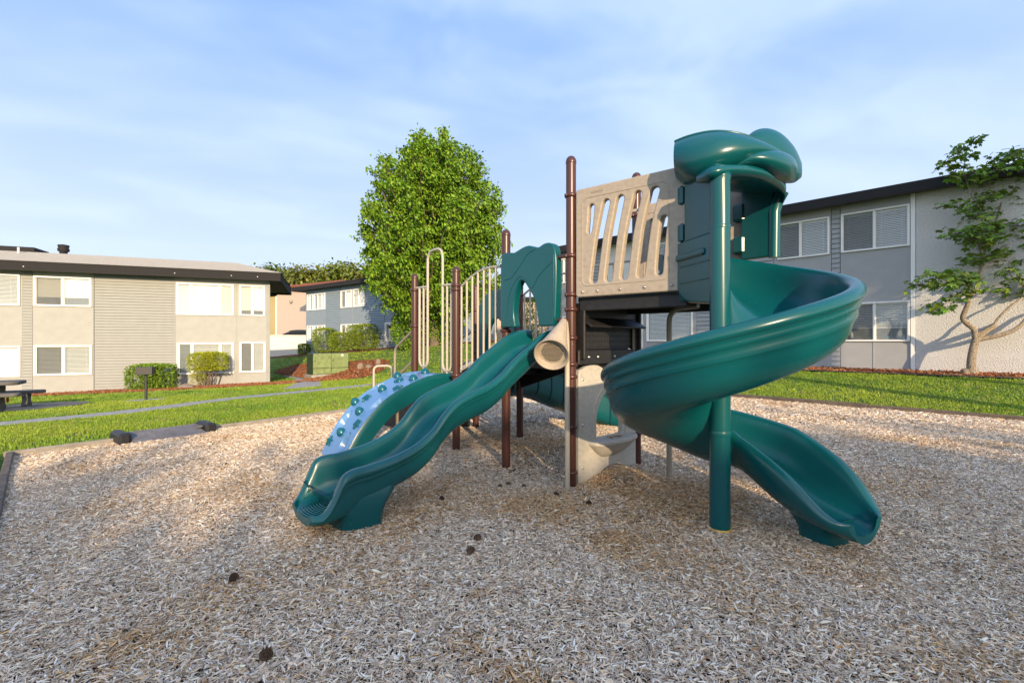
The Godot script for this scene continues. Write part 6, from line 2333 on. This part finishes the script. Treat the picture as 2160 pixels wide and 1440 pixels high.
func make_yard_things() -> void:
	# concrete picnic table and its benches
	var at := Vector2(-12.3, 10.75)
	var y := terrain(at.x, at.y) + 0.03
	var u := Vector2(0.86, 0.5)
	var t := thing("picnic_table", "weathered concrete picnic table on round slab", "table", frame(at, y, u).scaled_local(Vector3.ONE * 0.87))
	var top := MB.new()
	top.plate(round_rect(-1.0, -0.42, 1.0, 0.42, 0.2, 6), [], 0.1, 0.03, shift(0, 0.72, 0) * Transform3D(Basis(Vector3.RIGHT, -PI / 2), Vector3.ZERO))
	obj("tabletop", top, M.old_concrete, t)
	for s in [-1.0, 1.0]:
		var lg := MB.new()
		lg.plate(smooth_loop([Vector2(-0.28, 0.0), Vector2(-0.2, 0.3), Vector2(-0.26, 0.66), Vector2(0.26, 0.66), Vector2(0.2, 0.3), Vector2(0.28, 0.0)], 3), [], 0.14, 0.02, Transform3D(Basis(Vector3.UP, PI / 2), Vector3(s * 0.52, 0.0, 0)))
		obj("leg", lg, M.old_concrete, t)
	var nt := MB.new()
	nt.box(Vector3(0.09, 0.11, 0.004), shift(-0.25, 0.56, 0.3))
	tag(inst("paper_notice", nt.mesh(), M.grit_white, self, t.transform), "small white paper notice fixed below picnic table top", "notice")
	for s in [0, 1]:
		var off: Vector2 = [Vector2(0.34, -0.9), Vector2(0.30, 0.85)][s]
		var bp := at + u.normalized() * off.x + Vector2(-u.y, u.x).normalized() * off.y
		var b := thing("picnic_bench", ["concrete bench with red paint mark nearest the path", "concrete bench between picnic table and beige wall"][s], "bench", frame(bp, terrain(bp.x, bp.y) + 0.03, u).scaled_local(Vector3.ONE * 0.87), "benches at the picnic table")
		var st := MB.new()
		st.plate(round_rect(-0.85, -0.17, 0.85, 0.17, 0.12, 5), [], 0.09, 0.025, shift(0, 0.42, 0) * Transform3D(Basis(Vector3.RIGHT, -PI / 2), Vector3.ZERO))
		obj("seat", st, M.old_concrete, b)
		for q in [-1.0, 1.0]:
			var lg := MB.new()
			lg.plate(smooth_loop([Vector2(-0.2, 0.0), Vector2(-0.13, 0.2), Vector2(-0.17, 0.37), Vector2(0.17, 0.37), Vector2(0.13, 0.2), Vector2(0.2, 0.0)], 3), [], 0.13, 0.02, Transform3D(Basis(Vector3.UP, PI / 2), Vector3(q * 0.45, 0, 0)))
			obj("leg", lg, M.old_concrete, b)
		if s == 0:
			var pm := MB.new()
			pm.plate(smooth_loop([Vector2(-0.1, 0.0), Vector2(0.06, 0.03), Vector2(0.10, -0.07), Vector2(-0.02, -0.12)], 3), [], 0.004, 0.001, shift(0.62, 0.34, 0.02) * Transform3D(Basis(Vector3.UP, PI / 2), Vector3.ZERO))
			obj("paint_mark", pm, M.red_paint, b)
	# charcoal grill
	var ga := Vector2(-9.93, 12.85)
	var g := thing("charcoal_grill", "dark iron park grill on single post in lawn", "grill", frame(ga, terrain(ga.x, ga.y) + 0.01, Vector2(0.86, 0.35)))
	var gp := MB.new()
	gp.tube(PackedVector3Array([Vector3(0, -0.1, 0), Vector3(0, 0.70, 0)]), 0.036, 12)
	obj("post", gp, M.grill_iron, g)
	var gb := MB.new()
	gb.box(Vector3(0.36, 0.02, 0.34), shift(0, 0.70, 0), 0.004)
	gb.box(Vector3(0.36, 0.19, 0.012), shift(0, 0.80, 0.165), 0.003)
	gb.box(Vector3(0.012, 0.19, 0.31), shift(-0.174, 0.80, 0), 0.003)
	gb.box(Vector3(0.012, 0.19, 0.31), shift(0.174, 0.80, 0), 0.003)
	obj("fire_box", gb, M.grill_iron, g)
	var gg := MB.new()
	for k in 11:
		gg.tube(PackedVector3Array([Vector3(-0.165 + 0.033 * k, 0.885, -0.16), Vector3(-0.165 + 0.033 * k, 0.885, 0.155)]), 0.006, 5)
	obj("grate", gg, M.grill_iron, g)
	# green utility cabinet
	var ca := Vector2(-9.55, 25.0)
	var c := thing("utility_cabinet", "large green metal utility cabinet in bark bed", "cabinet", frame(ca, terrain(ca.x, ca.y) - 0.12, Vector2(0.72, 0.69)))
	var cb := MB.new()
	cb.box(Vector3(1.9, 1.12, 0.85), shift(0, 0.72, -0.42), 0.025)
	obj("body", cb, M.cabinet_shaded, c)
	for s in [-1.0, 1.0]:
		var dr := MB.new()
		dr.box(Vector3(0.925, 0.76, 0.03), shift(s * 0.475, 0.89, 0.018), 0.012)
		var door := obj("door", dr, M.cabinet_green, c)
		var hd := MB.new()
		hd.box(Vector3(0.03, 0.12, 0.03), shift(s * 0.475 - 0.38, 0.9, 0.045), 0.006)
		obj("handle", hd, M.cabinet_shaded, door)
		var lo := MB.new()
		lo.box(Vector3(0.925, 0.30, 0.03), shift(s * 0.475, 0.34, 0.018), 0.012)
		obj("lower_panel", lo, M.cabinet_green, c)
	var lb := MB.new()
	lb.plate(PackedVector2Array([Vector2(-0.07, -0.05), Vector2(0.07, -0.05), Vector2(0.06, 0.02), Vector2(0.0, 0.07), Vector2(-0.06, 0.02)]), [], 0.004, 0.001, shift(0.6, 1.17, 0.036))
	obj("warning_label", lb, M.grit_white, c)
	var pd := MB.new()
	pd.box(Vector3(2.1, 0.25, 1.0), shift(0, 0.05, -0.42), 0.02)
	obj("pad", pd, M.concrete, c)
	# rocks
	for q in [[Vector2(-8.05, 25.1), Vector3(0.2, 0.26, 0.18), "upright brown rock right of utility cabinet"], [Vector2(-7.55, 24.9), Vector3(0.32, 0.16, 0.2), "flat brown rock between two rocks by cabinet"], [Vector2(-7.1, 25.1), Vector3(0.17, 0.24, 0.16), "pointed rock farthest right in bark bed"], [Vector2(-12.9, 18.75), Vector3(0.42, 0.14, 0.2), "flat pale rock at foot of boxy hedge"], [Vector2(-9.9, 21.9), Vector3(0.3, 0.06, 0.18), "flat grey stone at path edge near cabinet"]]:
		var mb := MB.new()
		var p: Vector2 = q[0]
		blob(mb, Vector3.ZERO, q[1], p.x)
		var r := inst("rock", mb.mesh(), M.rock if not q[2].contains("grey") else M.concrete, self, turned(W2(p, terrain(p.x, p.y) + q[1].y * 0.35), p.x))
		tag(r, q[2], "rock", "rocks in the bark beds")
	make_car()

func make_car() -> void:
	# parked car behind the garden wall: only its roof shows
	var t := thing("parked_car", "dark car whose roof shows above the garden wall", "car", frame(Vector2(-18.6, 42.5), 0.75, Vector2(0.9, 0.1)))
	var body := MB.new()
	var side := [Vector2(-2.1, 0.35), Vector2(-2.15, 0.75), Vector2(-1.95, 0.9), Vector2(-1.2, 0.98), Vector2(1.0, 1.0), Vector2(1.9, 0.85), Vector2(2.1, 0.65), Vector2(2.1, 0.35)]
	body.plate(smooth_loop(side, 3), [], 1.75, 0.12)
	obj("body", body, M.car_paint, t)
	var cab := MB.new()
	cab.plate(smooth_loop([Vector2(-1.75, 0.95), Vector2(-1.1, 1.4), Vector2(-0.5, 1.5), Vector2(0.5, 1.48), Vector2(1.15, 0.97)], 4), [], 1.5, 0.15)
	obj("cabin", cab, M.car_glass, t)
	var roof := MB.new()
	roof.plate(smooth_loop([Vector2(-1.15, 1.41), Vector2(-0.5, 1.53), Vector2(0.5, 1.51), Vector2(0.7, 1.42), Vector2(0.0, 1.44)], 3), [], 1.4, 0.03)
	obj("roof", roof, M.car_paint, t)
	for x in [-1.3, 1.3]:
		for z in [-0.85, 0.85]:
			var w := MB.new()
			w.lathe([[0.0, -0.1], [0.28, -0.1], [0.32, -0.06], [0.32, 0.06], [0.28, 0.1], [0.0, 0.1]], Transform3D(Basis(Vector3.RIGHT, PI / 2), Vector3(x, 0.32, z)), 18)
			obj("wheel", w, M.tyre, t)

func make_pine_cones() -> void:
	var spots := [[-0.967, 1.885, 0.85, "largest pine cone, at the bottom of the scene"], [-1.47, 2.475, 0.85, "pine cone in left foreground alone on the chips"], [-0.255, 2.765, 0.95, "lower pine cone of the pair between the slides"], [-0.20, 2.94, 0.9, "upper pine cone of the pair between the slides"], [-0.53, 3.73, 0.85, "pine cone right of the wave slide's foot"], [0.585, 3.67, 0.8, "pine cone in front of the play counter"], [-0.125, 4.16, 0.8, "leftmost pine cone of the three under main deck"], [-0.04, 4.23, 0.85, "middle pine cone of the three under main deck"], [0.125, 4.17, 0.85, "rightmost pine cone of the three under main deck"], [0.385, 3.9, 0.9, "pine cone just left of the talk tube foot"]]
	# a cone: overlapping scales in a spiral round a core
	var mb := MB.new()
	mb.lathe([[0.0, 0.0], [0.014, 0.004], [0.017, 0.02], [0.012, 0.042], [0.0, 0.055]], Transform3D(), 8)
	for i in 44:
		var q := float(i) / 44.0
		var a := i * 2.39996
		var r := 0.012 + 0.026 * sin(PI * pow(q, 0.75)) + 0.002
		var h := 0.004 + 0.05 * q
		var o := Vector3(cos(a), 0, sin(a))
		var s := Vector3(-sin(a), 0, cos(a)) * 0.0085
		var root := o * 0.011 + Vector3.UP * h
		var tip := o * r + Vector3.UP * (h + 0.006 + 0.006 * q)
		var th := Vector3.UP * 0.003
		mb.quad(root - s * 0.5, tip - s, tip + s, root + s * 0.5)
		mb.quad(root - s * 0.5 + th, root + s * 0.5 + th, tip + s + th, tip - s + th)
		mb.quad(tip - s, tip - s + th, tip + s + th, tip + s)
	var mesh := mb.mesh()
	for k in spots.size():
		var q: Array = spots[k]
		var xf := turned(W(q[0], chip_level(q[0], q[1]) + 0.012, q[1]), k * 1.7, 1.2, k * 0.4, Vector3.ONE * q[2] * 0.8)
		tag(inst("pine_cone", mesh, M.cone_brown, self, xf), q[3], "pine cone", "pine cones on the wood chips")
